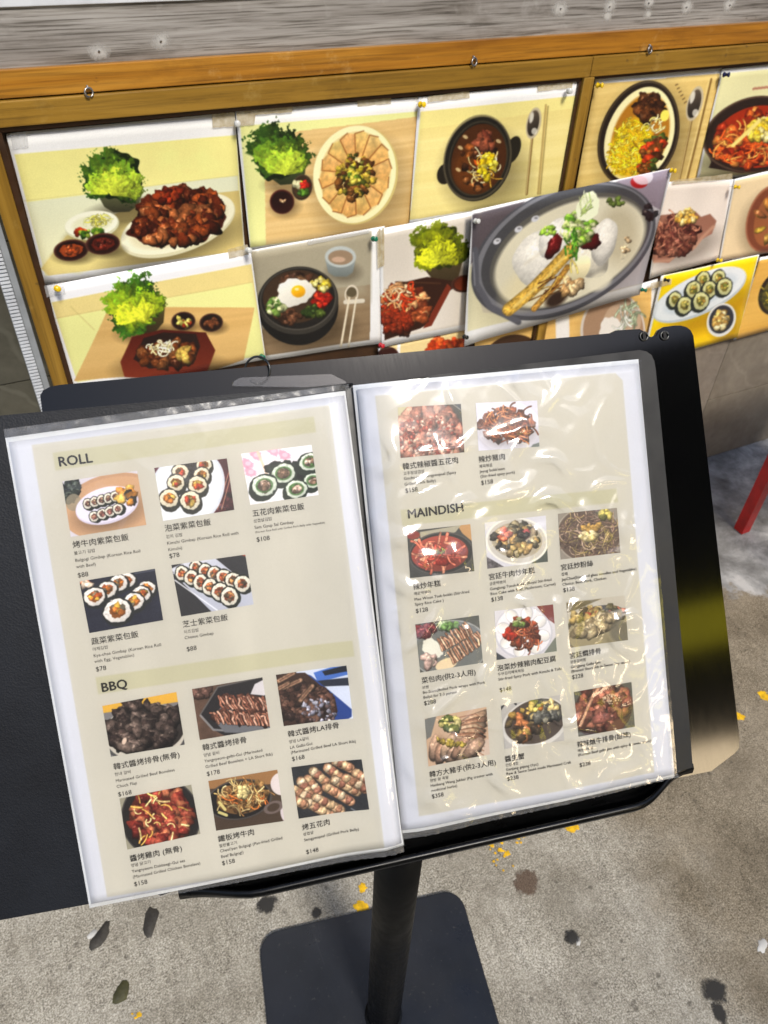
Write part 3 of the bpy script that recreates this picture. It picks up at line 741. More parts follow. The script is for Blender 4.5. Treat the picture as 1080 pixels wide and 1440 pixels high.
def pic_gimbap_yellow(P):
    P.poly([(934, 388), (1066, 360), (1036, 474), (905, 508)], (240, 206, 24), tex=.1); P.poly([(1040, 420), (1052, 418), (1036, 474), (905, 508), (906, 486)], (236, 190, 20), .8, 6)
    P.shadow(1000, 436, 74, 22, -26, .4, (110, 70, 0))
    P.ell(984, 414, 72, 27, -25, (190, 200, 204)); P.ell(984, 412, 71, 25, -25, (226, 232, 232)); P.ell(986, 412, 56, 17, -25, (206, 216, 220), 1, 3)
    pal = ((206, 190, 90), (120, 130, 60), (190, 150, 70), (226, 214, 120))
    for x, y, r in ((990, 392, 10), (1012, 390, 10), (976, 406, 11), (999, 406, 11), (1020, 402, 11), (950, 420, 10), (964, 428, 11.5), (987, 422, 12)): P.roll(x, y, r, 1.2, 20, pal, (-3, 3), (34, 42, 38), (206, 206, 150))
    P.shadow(1020, 456, 22, 24, 0, .35, (90, 60, 0)); P.ell(1015, 449, 19, 25, 24, (226, 226, 220)); P.ell(1015, 448, 16, 21, 24, (48, 50, 56)); P.heap(1015, 449, 9, 13, 24, 26, (3, 5), [(216, 186, 110), (190, 150, 80), (232, 214, 160)], .4)
def pic_side_dish(P):
    wood_bg(P, [(1068, 366), (1130, 352), (1110, 456), (1036, 478)], (212, 164, 76), (232, 190, 104), -12, .9)
    P.ell(1092, 408, 22, 30, 14, (40, 32, 24)); P.ell(1092, 408, 17, 24, 14, (92, 84, 40)); P.strands(1090, 408, 14, 20, 0, 30, 20, 2, [(190, 170, 60), (60, 60, 30)])
def pic_noodle_bowl(P):
    wood_bg(P, [(668, 478), (912, 404), (905, 560), (668, 580)], (214, 170, 96), (236, 200, 130), -8, .8)
    P.poly([(756, 440), (774, 438), (774, 520), (756, 520)], (236, 232, 226)); P.ell(706, 494, 26, 20, -10, (60, 40, 26))
    P.shadow(852, 470, 56, 44, -10, .3); P.ell(845, 468, 56, 52, -16, (206, 196, 184)); P.ell(845, 467, 52, 48, -16, (160, 130, 104)); P.ell(858, 454, 34, 26, -16, (186, 160, 134)); P.ell(840, 472, 22, 24, 0, (232, 226, 216), wob=.1); P.strands(866, 446, 22, 16, 0, 30, 22, 3, [(176, 190, 160), (206, 206, 190), (150, 160, 130)])
def pic_red_tray(P):
    P.poly([(535, 486), (655, 462), (652, 520), (535, 540)], (230, 208, 152)); P.poly([(556, 478), (560, 478), (558, 530), (553, 530)], WHITE)
    P.heap(628, 486, 34, 10, -8, 40, (3, 7), [(176, 60, 24), (206, 92, 40), (150, 40, 20)], .4); P.ell(544, 502, 14, 14, 0, (50, 20, 16))

# ---- the small pictures on the menu pages
def mini_bulgogi_roll(P):
    P.poly([(80, 640), (215, 640), (215, 770), (80, 770)], (206, 202, 214)); P.ell(160, 712, 74, 46, -12, (186, 146, 112)); P.ell(160, 714, 72, 43, -12, (196, 156, 120))
    P.heap(98, 690, 14, 14, 0, 40, (3, 6), [(50, 60, 54), (76, 84, 76), (30, 36, 34)], .2); P.ell(104, 706, 11, 12, 0, (150, 140, 118), .8)
    P.shadow(154, 720, 46, 24, -14, .4); P.ell(151, 711, 45, 25, -15, (206, 200, 220)); P.ell(150, 709, 44, 24, -15, (226, 222, 240))
    for i in range(5): P.roll(124 + i * 9.6, 712 - i * 2.6 - 4, 7.4, 1.1, 10, ((150, 100, 90), (200, 170, 130), (120, 80, 70)), (3, 2))
    for i in range(4): P.roll(133 + i * 11, 726 - i * 3.6, 7.8, 1.05, 10, ((160, 100, 90), (200, 150, 120), (130, 80, 70)), (4, 1))
    P.heap(176, 697, 13, 13, 0, 14, (4, 6), [(200, 130, 40), (232, 190, 90), (40, 36, 30), (30, 26, 24)], .4)
def mini_kimchi_roll(P):
    P.poly([(205, 635), (340, 635), (340, 745), (205, 745)], (70, 26, 34), tex=.5); P.heap(310, 700, 20, 30, 0, 40, (2, 4), [(90, 40, 46), (50, 20, 26)], .1)
    P.line([(322, 664), (306, 716)], 1.4, (200, 140, 110), .8); P.line([(326, 664), (312, 716)], 1.4, (200, 140, 110), .8)
    P.ell(262, 690, 50, 62, 35, (206, 212, 222)); P.ell(262, 690, 46, 58, 35, (226, 230, 238))
    pal = ((214, 130, 50), (232, 196, 90), (110, 84, 40), (200, 70, 40)); P.ell(266, 662, 22, 14, 0, (40, 34, 30))
    for x, y, r in ((287, 653, 12), (284, 668, 12.5), (254, 664, 13), (248, 679, 13.5), (278, 682, 14.5), (238, 701, 15), (268, 704, 15.5)): P.roll(x, y, r, .95, 0, pal, (2, 5), (40, 40, 34), (228, 220, 196))
def mini_pork_roll(P):
    P.poly([(330, 618), (455, 618), (455, 715), (330, 715)], (236, 234, 240))
    for x, y in ((348, 652), (360, 640), (352, 664), (384, 634), (400, 640)): P.ell(x, y, 9, 6, 30, (226, 130, 160), .7, 2, .2); P.ell(x + 1, y, 4, 3, 0, (246, 200, 214), .8)
    P.line([(362, 634), (376, 668)], 4, (238, 200, 170), .8)
    pal = ((140, 110, 90), (206, 176, 160), (70, 110, 50), (110, 84, 66)); P.heap(412, 664, 34, 12, 0, 20, (5, 8), [(26, 34, 28), (20, 24, 22)], .2)
    for x, y, r in ((436, 650, 17), (399, 666, 19), (440, 676, 14), (417, 688, 17), (372, 683, 20)): P.roll(x, y, r, .82, -12, pal, (-3, 6), (28, 38, 30), (220, 228, 214)); P.ring(x, y, r * .55, r * .45, -12, 2.4, (60, 104, 46), .8)
def mini_veg_roll(P):
    P.poly([(100, 790), (235, 790), (235, 900), (100, 900)], (36, 38, 52), tex=.3); P.line([(190, 806), (226, 800)], 2, (90, 94, 110), .6)
    pal = ((226, 130, 50), (238, 190, 70), (120, 110, 90), (206, 96, 46)); P.heap(122, 820, 8, 4, 0, 10, (3, 5), [(206, 110, 70), (220, 200, 180)], .3)
    for x, y, r in ((178, 816, 14), (166, 820, 15), (151, 829, 15), (133, 839, 17), (206, 828, 14), (198, 836, 15), (188, 846, 16), (165, 859, 22)): P.roll(x, y, r, .86, -16, pal, (2, 3), (34, 36, 36), (232, 228, 224))
def mini_cheese_roll(P):
    P.poly([(230, 770), (370, 770), (370, 875), (230, 875)], (42, 42, 46)); P.poly([(243, 806), (270, 786), (302, 784), (368, 838), (362, 850), (300, 862)], (196, 200, 214), grad=(176, 180, 196)); P.poly([(240, 800), (276, 784), (298, 786), (250, 812)], (206, 208, 222)); P.line([(246, 816), (306, 858)], 2, (236, 238, 246), .8)
    pal = ((196, 96, 56), (214, 150, 90), (96, 80, 60)); P.ell(350, 778, 12, 5, 0, (150, 66, 50))
    for i in range(6): P.roll(276 + i * 13, 798 + i * 4.6, 10 + i * .5, 1.05, 0, pal, (3, 2))
    for i in range(6): P.roll(256 + i * 13.4, 806 + i * 6.6, 10.4 + i * .6, 1.1, 0, pal, (3, 2))
def mini_beef(P):
    P.poly([(135, 965), (270, 965), (270, 1000), (135, 1010)], (216, 168, 62)); P.poly([(135, 1004), (270, 984), (270, 1075), (135, 1075)], (120, 118, 120)); P.ell(205, 1030, 62, 40, -8, (196, 190, 178)); P.ring(205, 1034, 58, 37, -8, 3, (60, 60, 62), .9); P.ring(205, 1036, 62, 40, -8, 2, (60, 60, 62), .7); P.ell(204, 1026, 56, 36, -8, (44, 38, 36))
    P.heap(202, 1022, 50, 32, -8, 120, (4, 9), [(84, 70, 64), (60, 48, 44), (110, 94, 86), (44, 34, 32)], .45, .75); P.heap(190, 990, 12, 6, 0, 8, (4, 7), [(84, 70, 64), (60, 48, 44)], .3); P.ell(174, 1042, 3, 5, 20, (226, 200, 180))
def mini_ribs(P):
    P.poly([(255, 945), (390, 945), (390, 1050), (255, 1050)], (92, 70, 58), tex=.5); P.heap(282, 974, 12, 9, 0, 14, (4, 7), [(120, 86, 76), (84, 60, 52)], .4)
    P.poly([(282, 1004), (306, 966), (370, 952), (395, 960), (395, 1030), (330, 1042), (296, 1024)], (36, 34, 36)); P.line([(282, 1004), (306, 966), (368, 952)], 2, (96, 92, 90)); P.line([(282, 1006), (300, 1026), (386, 1032)], 3, (150, 150, 152), .8); P.poly([(298, 1010), (312, 992), (390, 1010), (388, 1032), (316, 1030)], (104, 106, 112))
    for cx, cy, L, n in ((346, 988, 40, 21), (340, 1009, 44, 23)):
        P.heap(cx + 4, cy, L, 8, 4, 50, (3, 6), [(110, 68, 54), (84, 50, 40)], .3)
        for i in range(n): x = cx - L + i * L * 2 / n + 4; w = P.rg.randn(6) * 1.6; P.line([(x - 4 + w[0], cy - 8 + w[1] + i * .15), (x + w[2], cy - 3 + w[3]), (x + 1 + w[4], cy + 3), (x + 5 + w[5], cy + 8 + i * .15)], 3.6, [(150, 98, 78), (176, 126, 104), (112, 68, 54), (196, 152, 130)][i % 4], 1, 1, .9)
    P.poly([(352, 976), (358, 962), (374, 954), (384, 962), (372, 978)], (206, 202, 206))
def mini_short_ribs(P):
    P.poly([(380, 925), (505, 925), (505, 1030), (380, 1030)], (206, 214, 232)); P.poly([(440, 946), (500, 926), (500, 944), (446, 960)], (70, 110, 190)); P.poly([(452, 944), (500, 930), (500, 940), (456, 950)], (30, 34, 44)); P.poly([(442, 958), (500, 950), (500, 962), (446, 966)], (40, 44, 56))
    P.poly([(424, 946), (436, 950), (494, 996), (494, 1006), (486, 1012), (380, 1030), (380, 950)], (40, 66, 134)); P.poly([(385, 948), (428, 946), (470, 980), (474, 1000), (466, 1012), (390, 1028)], (56, 38, 32))
    P.heap(430, 990, 40, 26, 10, 90, (3, 7), [(86, 58, 48), (60, 40, 34), (116, 84, 70), (44, 30, 28)], .5); P.heap(448, 1000, 24, 16, 10, 46, (1.6, 3.4), [(196, 196, 214), (150, 150, 170), (110, 90, 90)], .6)
    for x, y, l, a in ((402, 952, 24, -30), (410, 962, 26, -25), (430, 975, 26, -50), (396, 966, 20, -30)): t = math.radians(a); P.line([(x - l / 2 * math.cos(t), y - l / 2 * math.sin(t)), (x + l / 2 * math.cos(t), y + l / 2 * math.sin(t))], 7, (150, 116, 92), 1, 1, .9); P.line([(x - l / 2.4 * math.cos(t), y - l / 2.4 * math.sin(t)), (x + l / 2.4 * math.cos(t), y + l / 2.4 * math.sin(t))], 2, (96, 66, 54), .8)
def mini_chicken(P):
    P.poly([(160, 1095), (290, 1095), (290, 1200), (160, 1200)], (150, 146, 128)); P.ell(226, 1150, 56, 56, -10, (34, 32, 32)); P.ring(226, 1150, 55, 55, -10, 1.4, (96, 92, 90), .6); P.ell(226, 1148, 44, 44, 0, (80, 34, 24))
    P.heap(226, 1148, 40, 40, 0, 100, (4, 8), [(140, 50, 40), (166, 76, 56), (106, 34, 28), (186, 110, 76)], .5); P.strands(226, 1148, 36, 34, 0, 24, 13, 2.6, [(226, 190, 110), (206, 160, 80), (232, 206, 140)])
def mini_hotpan(P):
    P.poly([(285, 1075), (410, 1075), (410, 1175), (285, 1175)], (70, 56, 46)); P.poly([(285, 1090), (410, 1075), (410, 1100), (285, 1110)], (150, 110, 70)); P.ell(396, 1102, 16, 16, 0, (216, 206, 206)); P.ell(404, 1140, 10, 16, 0, (206, 196, 200)); P.ell(336, 1124, 46, 28, -10, (28, 26, 26)); P.ring(336, 1124, 45, 27, -10, 1.6, (110, 104, 100), .6); P.ring(384, 1135, 12, 7, -20, 3, (110, 96, 92)); P.ell(340, 1122, 36, 22, -10, (110, 80, 48))
    P.heap(342, 1120, 33, 20, -10, 60, (2.4, 5), [(130, 92, 54), (160, 120, 70), (96, 66, 38)], .4); P.strands(342, 1120, 32, 19, -10, 80, 14, 2, [(196, 160, 100), (150, 110, 66), (206, 110, 50), (226, 200, 140)]); P.heap(340, 1116, 10, 6, 0, 10, (3, 5), [(232, 214, 150)], .3); P.line([(308, 1128), (316, 1138)], 4, (214, 200, 130)); P.line([(308, 1142), (318, 1146)], 4, (206, 196, 130))
def mini_belly(P):
    P.poly([(400, 1060), (530, 1060), (530, 1155), (400, 1155)], (44, 46, 50), tex=.4)
    for x, y, l, a in ((482, 1074, 22, 24), (450, 1092, 24, 40), (470, 1086, 22, 36), (508, 1090, 18, 30), (440, 1104, 22, 50), (430, 1108, 24, 56), (452, 1112, 0, 0), (486, 1104, 34, 26), (500, 1100, 30, 28), (424, 1116, 24, 30), (476, 1116, 38, 30), (462, 1130, 38, 26), (450, 1138, 40, 30), (418, 1126, 22, 26)):
        if l: 
            t = math.radians(a); P.line([(x - l / 2 * math.cos(t), y - l / 2 * math.sin(t)), (x, y), (x + l / 2 * math.cos(t), y + l / 2 * math.sin(t))], 14, (206 + 10 * (x % 3), 172, 136), 1, 1, .8)
            for k in range(4): P.blob(x + (k - 1.5) * l / 3.4 * math.cos(t), y + (k - 1.5) * l / 3.4 * math.sin(t), 4.4, 6.5, a, [(222, 192, 150), (190, 140, 110), (236, 214, 180), (170, 116, 96)][(k + x) % 4], .35, .55)
    P.line([(494, 1136), (505, 1142)], 2, (150, 160, 170), .6)
def mini_gochujang(P):
    P.poly([(550, 560), (665, 560), (665, 655), (550, 655)], (110, 54, 44)); P.poly([(622, 566), (660, 562), (660, 600), (640, 588)], (60, 62, 60)); P.ell(566, 578, 12, 9, -20, (190, 186, 150))
    P.heap(604, 612, 50, 38, 0, 60, (6, 10), [(176, 116, 98), (200, 150, 130), (150, 84, 68), (190, 130, 112)], .3, .7, (1.2, 1.9), None)
    P.heap(600, 616, 46, 34, 0, 170, (1.3, 2.8), [(206, 166, 146), (150, 58, 44), (220, 190, 172), (126, 44, 34), (176, 90, 72)], .4, .5)
    P.poly([(628, 564), (662, 562), (662, 596), (645, 588)], (60, 62, 60), .85, 3); P.line([(634, 566), (658, 584)], 1.5, (170, 170, 164), .7)
def mini_pork(P):
    P.poly([(660, 555), (765, 555), (765, 640), (660, 640)], (214, 214, 230)); P.ell(715, 600, 46, 36, 4, (228, 228, 242)); P.poly([(750, 625), (765, 620), (765, 640), (745, 632)], (110, 120, 116)); P.shadow(716, 610, 40, 22, 0, .3)
    P.heap(713, 597, 37, 23, 4, 90, (3, 6), [(140, 70, 40), (110, 52, 30), (170, 96, 54), (84, 40, 26)], .5); P.strands(713, 597, 36, 22, 4, 90, 14, 2, [(170, 90, 48), (120, 60, 34), (206, 130, 76), (90, 44, 28)])
def mini_ricecake(P):
    P.poly([(565, 730), (675, 730), (675, 820), (565, 820)], (66, 68, 66)); P.poly([(640, 735), (675, 730), (675, 770), (650, 750)], (190, 146, 96)); P.ell(580, 752, 10, 6, 0, (130, 50, 46)); P.poly([(590, 748), (648, 738), (640, 748), (592, 762)], (170, 166, 146)); P.ell(620, 778, 46, 30, -6, (44, 44, 44)); P.ring(620, 778, 45, 29, -6, 1.5, (110, 108, 104), .6); P.ell(618, 778, 40, 25, -6, (146, 62, 50), grad=.2)
    P.strands(614, 778, 31, 19, -6, 60, 13, 4, [(206, 112, 88), (176, 72, 58), (222, 146, 116), (190, 86, 70)], .25); P.blob(622, 790, 10, 6, 0, (160, 40, 30), .4); P.heap(618, 774, 6, 4, 0, 14, (1, 2), [(190, 190, 90), (100, 110, 50)], .2)
def mini_royal(P):
    P.poly([(670, 720), (778, 720), (778, 805), (670, 805)], (206, 206, 216)); P.poly([(676, 778), (710, 798), (684, 805), (676, 805)], (90, 86, 90), tex=1.6); P.poly([(750, 790), (775, 760), (775, 800), (740, 798)], (70, 78, 74)); P.ell(727, 761, 44, 33, 4, (196, 192, 184)); P.ring(727, 761, 43, 32, 4, 2.4, (232, 230, 224)); P.ell(727, 760, 36, 25, 4, (170, 160, 140))
    P.heap(726, 758, 31, 22, 4, 70, (3, 6), [(190, 156, 100), (90, 86, 70), (206, 190, 150), (150, 130, 96), (66, 64, 58)], .4); P.heap(708, 752, 9, 7, 0, 10, (3, 5), [(190, 70, 50), (206, 110, 80)], .4); P.heap(734, 772, 14, 5, 8, 12, (3, 5), [(226, 196, 130), (206, 170, 110)], .3); P.heap(738, 748, 8, 6, 0, 8, (3, 5), [(60, 58, 56), (180, 90, 90)], .4)
def mini_glass(P):
    P.poly([(775, 705), (880, 705), (880, 795), (775, 795)], (140, 132, 122)); P.ell(828, 752, 46, 40, 0, (96, 80, 70)); P.ring(828, 752, 45, 39, 0, 2, (190, 184, 170), .7)
    P.strands(828, 752, 42, 36, 0, 150, 22, 1.6, [(130, 104, 90), (96, 74, 64), (170, 146, 126), (150, 130, 90)], .7); P.heap(832, 742, 12, 4, -8, 10, (3, 5), [(214, 170, 90)], .4); P.heap(828, 754, 12, 5, -8, 12, (3, 5), [(236, 220, 170), (226, 206, 140)], .3); P.heap(852, 724, 8, 6, 30, 8, (3, 5), [(206, 190, 100), (120, 120, 60)], .3)
def mini_wraps(P):
    P.poly([(575, 860), (690, 860), (690, 950), (575, 950)], (84, 86, 82), tex=.3); P.ell(632, 912, 54, 40, -10, (110, 114, 112)); P.ring(632, 912, 53, 39, -10, 1.6, (190, 192, 190), .6); P.heap(600, 888, 14, 7, 0, 18, (3, 6), [(120, 50, 56), (90, 36, 42), (150, 80, 80)], .3); P.heap(632, 880, 14, 5, 0, 16, (3, 5), [(120, 160, 90), (190, 206, 170), (90, 120, 70)], .3); P.ell(608, 912, 16, 12, 40, (226, 226, 214), wob=.1); P.heap(604, 930, 9, 7, 0, 8, (4, 6), [(206, 176, 166), (226, 206, 190)], .3); P.ell(628, 934, 16, 8, -20, (226, 206, 170))
    for x0, y0, x1, y1 in ((620, 908, 660, 884), (634, 926, 676, 896)):
        for i in range(17): f = i / 16; x, y = x0 + (x1 - x0) * f, y0 + (y1 - y0) * f; w = P.rg.randn(4); P.line([(x - 5 + w[0], y - 8 + w[1]), (x + w[2], y - 1), (x + 4 + w[3], y + 7)], 3.3, [(184, 144, 118), (140, 98, 78), (206, 172, 144), (160, 116, 92)][i % 4], 1, .9, .8)
def mini_tofu(P):
    P.poly([(685, 840), (790, 840), (790, 935), (685, 935)], (206, 204, 210)); P.poly([(755, 852), (785, 845), (785, 880), (770, 870)], (120, 60, 56)); P.poly([(764, 920), (785, 890), (785, 925)], (110, 116, 106)); P.poly([(695, 915), (712, 926), (694, 930)], (60, 64, 70)); P.ell(736, 889, 41, 37, 6, (190, 190, 200)); P.ell(736, 888, 39, 35, 6, (226, 226, 232))
    for i in range(8): f = i / 8 * 6.28 + .2; P.ell(736 + math.cos(f) * 28, 888 + math.sin(f) * 26, 10, 8, math.degrees(f), (238, 236, 232), 1, 1, .08, .15); P.ring(736 + math.cos(f) * 28, 888 + math.sin(f) * 26, 10, 8, math.degrees(f), 1.2, (170, 170, 180), .6)
    P.heap(738, 890, 20, 20, 0, 50, (2.6, 5.5), [(150, 60, 36), (120, 50, 34), (190, 84, 50), (90, 46, 34)], .4); P.heap(716, 892, 7, 6, 0, 10, (3, 5), [(196, 50, 30)], .4); P.heap(730, 874, 7, 6, 0, 10, (2, 4), [(120, 150, 70), (190, 200, 140)], .3); P.strands(744, 896, 16, 16, 0, 30, 16, 2, [(140, 76, 50), (110, 60, 44), (206, 120, 80)])
def mini_braised(P):
    P.poly([(788, 830), (890, 830), (890, 920), (788, 920)], (186, 180, 166)); P.poly([(796, 848), (846, 842), (810, 858), (797, 862)], (110, 100, 70)); P.ell(844, 886, 50, 34, -14, (66, 62, 54)); P.ell(844, 888, 46, 30, -14, (150, 140, 110)); P.heap(826, 866, 24, 10, -16, 24, (4, 7), [(176, 150, 90), (190, 90, 66), (206, 180, 120), (96, 84, 56)], .4); P.heap(862, 864, 14, 10, 0, 14, (4, 7), [(120, 110, 76), (190, 110, 84), (86, 80, 56)], .4); P.blob(838, 880, 38, 14, -22, (178, 160, 124), .5, .6, .08); P.heap(838, 880, 32, 10, -22, 36, (3, 7), [(186, 168, 130), (160, 142, 108), (206, 190, 156)], .5); P.ell(872, 888, 14, 16, 0, (96, 92, 80), .8, 5)
def mini_trotter(P):
    P.poly([(590, 985), (700, 985), (700, 1085), (590, 1085)], (196, 166, 140)); P.poly([(597, 1012), (614, 1006), (606, 1036), (600, 1040)], (110, 112, 110)); P.poly([(684, 1040), (692, 1038), (692, 1066), (650, 1070)], (200, 180, 166))
    for i in range(9): f = i / 8; P.blob(664 - 2 * i, 1012 + i * 6.2, 26, 7, -28 + i * 7, [(206, 170, 140), (186, 142, 114), (216, 186, 156)][i % 3], .2, .8, .05); P.line([(642 - i, 1010 + i * 6), (668, 1004 + i * 6.5), (684 - i * .5, 1014 + i * 6)], 1.3, (136, 88, 66), .8)
    for i in range(7): P.blob(612 + i * 9, 1052 + (i % 2) * 5, 9, 20, 10 + i * 6, [(206, 170, 146), (190, 150, 126), (216, 184, 156)][i % 3], .2, .7, .06)
    P.heap(634, 1018, 15, 9, 0, 26, (2.4, 5), [(130, 140, 76), (90, 104, 54), (206, 196, 120), (226, 216, 150)], .3); P.heap(634, 1044, 20, 4, 10, 16, (2, 3.4), [(196, 176, 80), (170, 150, 70)], .3)
def mini_crab(P):
    P.poly([(695, 970), (800, 970), (800, 1065), (695, 1065)], (176, 174, 172)); P.ell(752, 1016, 48, 34, -20, (206, 204, 200)); P.ell(752, 1014, 44, 30, -20, (74, 64, 58)); P.heap(736, 1018, 24, 20, -20, 60, (3, 6), [(190, 160, 84), (150, 120, 60), (100, 84, 56), (206, 130, 80), (70, 56, 44)], .4); P.heap(768, 1000, 22, 14, -10, 40, (3, 7), [(110, 110, 104), (150, 146, 130), (80, 80, 78), (214, 190, 130)], .5); P.heap(752, 992, 10, 7, 0, 14, (2, 4), [(150, 150, 70), (206, 130, 60), (226, 200, 110)], .3); P.line([(700, 1002), (716, 980), (724, 990)], 3, (50, 50, 54))
def mini_spicy_rib(P):
    P.poly([(800, 950), (900, 950), (900, 1045), (800, 1045)], (84, 84, 76)); P.ell(848, 998, 44, 38, -40, (60, 44, 40)); P.heap(848, 996, 38, 30, -40, 80, (4, 8), [(136, 78, 60), (106, 54, 44), (164, 104, 84), (82, 40, 34)], .6); P.line([(816, 1020), (824, 1000), (834, 978), (842, 966)], 5, (196, 150, 120), .9, 1.2, .6); P.heap(860, 984, 14, 7, 0, 40, (.8, 1.6), [(226, 200, 170), (206, 170, 140)], .2); P.blob(846, 1010, 14, 8, -10, (166, 98, 84), .5); P.ell(866, 1022, 16, 8, -40, (96, 62, 44), 1, 3)

# ------------------------------------------------------------------ the street floor and the shop wall
M_CONC = m_concrete()
M_BEAM = m_wood('orange_wood', [(146, 92, 20), (182, 122, 32), (202, 146, 54), (222, 184, 116)], 1.0, .4, 'x', .5, .3)
M_GOLD = m_wood('golden_wood', [(122, 88, 22), (150, 112, 34), (170, 130, 48), (190, 160, 90)], 1.0, .42, 'x', .4, .2)
M_GOLDV = m_wood('golden_wood_upright', [(122, 88, 22), (150, 112, 34), (170, 130, 48), (190, 160, 90)], 1.0, .42, 'z', .4, .2)
M_BROWN = m_plain('brown_liner', (62, 38, 16), .5)
M_GREY = m_wood('grey_laminate', [(134, 128, 121), (158, 153, 147), (178, 174, 168), (196, 193, 188)], 1.6, .5, 'x', .85)
M_STONE = [m_stone('lit_brown_stone_tile', (104, 95, 82), (136, 126, 110), (170, 160, 142)), m_stone('dark_stone_tile', (66, 64, 54), (92, 89, 77), (150, 148, 132)), m_stone('lit_warm_stone_tile', (112, 102, 90), (146, 135, 120), (176, 166, 150))]  # right-hand tiles coloured lighter, standing in for the light on that side
M_PLASTER = m_soft('white_filler', (206, 203, 196), .8, (1, 0, 1), .85, 150)
M_WHITEP = m_plain('white_plastic', (214, 217, 220), .4, mott=.04)
M_GREYP = m_plain('pale_grey_plastic', (150, 154, 156), .4, mott=.06)
M_STEEL = m_plain('worn_steel', (150, 146, 140), .32, metal=1.0)
M_CHROME = m_plain('bright_wire', (196, 196, 194), .15, metal=1.0, mott=.04)
M_GROUT = m_plain('grey_grout', (92, 88, 80), .9)

py_obj('street_floor', [(-40, -40, 0), (40, -40, 0), (40, 40, 0), (-40, 40, 0)], [(0, 1, 2, 3)], M_CONC)['kind'] = 'structure'

Y0 = WALL
# the shop row across the lane: behind the viewer, seen in this view only as reflections in the gloss panel and the sleeves
def glow(name, col, e):
    m = bpy.data.materials.new(name); m.use_nodes = True
    b = m.node_tree.nodes['Principled BSDF']
    b.inputs['Base Color'].default_value = lin(col); b.inputs['Emission Color'].default_value = lin(col); b.inputs['Emission Strength'].default_value = e
    return m
shop = empty('shop_house', 'dark shop house with lit window and yellow sign, seen mirrored in the black panel', 'shop house')
YS = -4.3
M_SHOP = m_plain('dark_render', (58, 54, 50), .8, sc=4)
M_SHUT = m_plain('brown_shutter', (50, 40, 32), .6, sc=6)
bm = bmesh.new(); box(bm, (-7, YS - 4, .0), (9, YS, 4.5), .02); bm_obj('wall', bm, M_SHOP, shop)
bm = bmesh.new(); box(bm, (-7.1, YS - 4.1, 4.501), (9.1, YS + .12, 4.6), .02); bm_obj('roof', bm, M_SHUT, shop)
def opening(x0, x1, z0, z1, mat, nm='window'):
    bm = bmesh.new(); t = .06
    for lo, hi in (((x0 - t, z0 - t), (x1 + t, z0)), ((x0 - t, z1), (x1 + t, z1 + t)), ((x0 - t, z0), (x0, z1)), ((x1, z0), (x1 + t, z1)), (((x0 + x1) / 2 - .02, z0), ((x0 + x1) / 2 + .02, z1))):
        box(bm, (lo[0], YS + .001, lo[1]), (hi[0], YS + .06, hi[1]))
    o = bm_obj(nm, bm, M_SHUT, shop)
    bm = bmesh.new(); box(bm, (x0, YS + .002, z0), (x1, YS + .02, z1)); bm_obj('pane', bm, mat, o)
opening(1.15, 2.55, 1.20, 1.50, glow('lit_window', (255, 228, 186), 9.0))
for x0 in (-5.4, -2.9, 4.2, 6.4): opening(x0, x0 + 1.3, 1.2, 2.2, m_plain('dark_glass', (14, 16, 18), .1))
for x0 in (-3.9, 3.0): opening(x0, x0 + .9, .02, 2.1, M_SHUT, 'door')
bm = bmesh.new(); box(bm, (1.25, YS + .002, 2.10), (2.6, YS + .14, 2.36), .01); bm_obj('sign', bm, glow('yellow_sign', (232, 214, 50), 2.0), shop)

def on(y, x, z):      # measured on the poster plane, moved to a plane a little in front of or behind it
    k = y / WALL
    return x * k, 1.295 + (z - 1.295) * k
wall = empty('shop_wall', 'shop wall of grey wood-grain panel above brown stone tiles', 'wall')
wall.location = (.6, Y0, 0)
bpy.context.view_layer.update()
def keep(o):           # parts keep their place under a root that is not at the origin
    o.matrix_parent_inverse = o.parent.matrix_world.inverted()
    return o
bm = bmesh.new(); box(bm, (-3, Y0 + .022, -.3), (4.5, Y0 + .3, 3.0)); keep(bm_obj('wall_core', bm, M_GROUT, wall))
rng = random.Random(4)
tw, th = .60, .2155
for j in range(5):
    for i in range(11):
        x0 = -2.1 + i * tw; z0 = .002 + j * th
        if j * th > 1.0: continue
        bm = bmesh.new(); box(bm, (x0 + .001, Y0 + .006 + rng.random() * .0012, z0), (x0 + tw - .001, Y0 + .0215, z0 + th - .002), .0012)
        keep(bm_obj('tile', bm, M_STONE[1] if x0 < -.2 else M_STONE[rng.choice((0, 2))], wall))
bz = on(Y0 - .006, 0, 1.069)[1]
bm = bmesh.new(); box(bm, (-2.1, Y0 - .004, bz - .02), (4.4, Y0 + .0215, 2.6), .001)
plank = keep(bm_obj('wood_grain_panel', bm, M_GREY, wall))
rs = random.Random(9)
def splat(c, ax, ay, r, n, seed, thick, jag=.35):
    q = random.Random(seed); bm = bmesh.new(); c = Vector(c); nz = Vector(ax).cross(Vector(ay)).normalized()
    ri = []; ro = []
    for k in range(n):
        a = 2 * math.pi * k / n; rr = r * (1 - jag / 2 + jag * q.random())
        d = Vector(ax) * math.cos(a) * rr + Vector(ay) * math.sin(a) * rr
        ro.append(bm.verts.new(c + d)); ri.append(bm.verts.new(c + d * .7 + nz * thick))
    for k in range(n):
        bm.faces.new((ro[k], ro[(k + 1) % n], ri[(k + 1) % n], ri[k]))
    bm.faces.new(ri)
    return bm
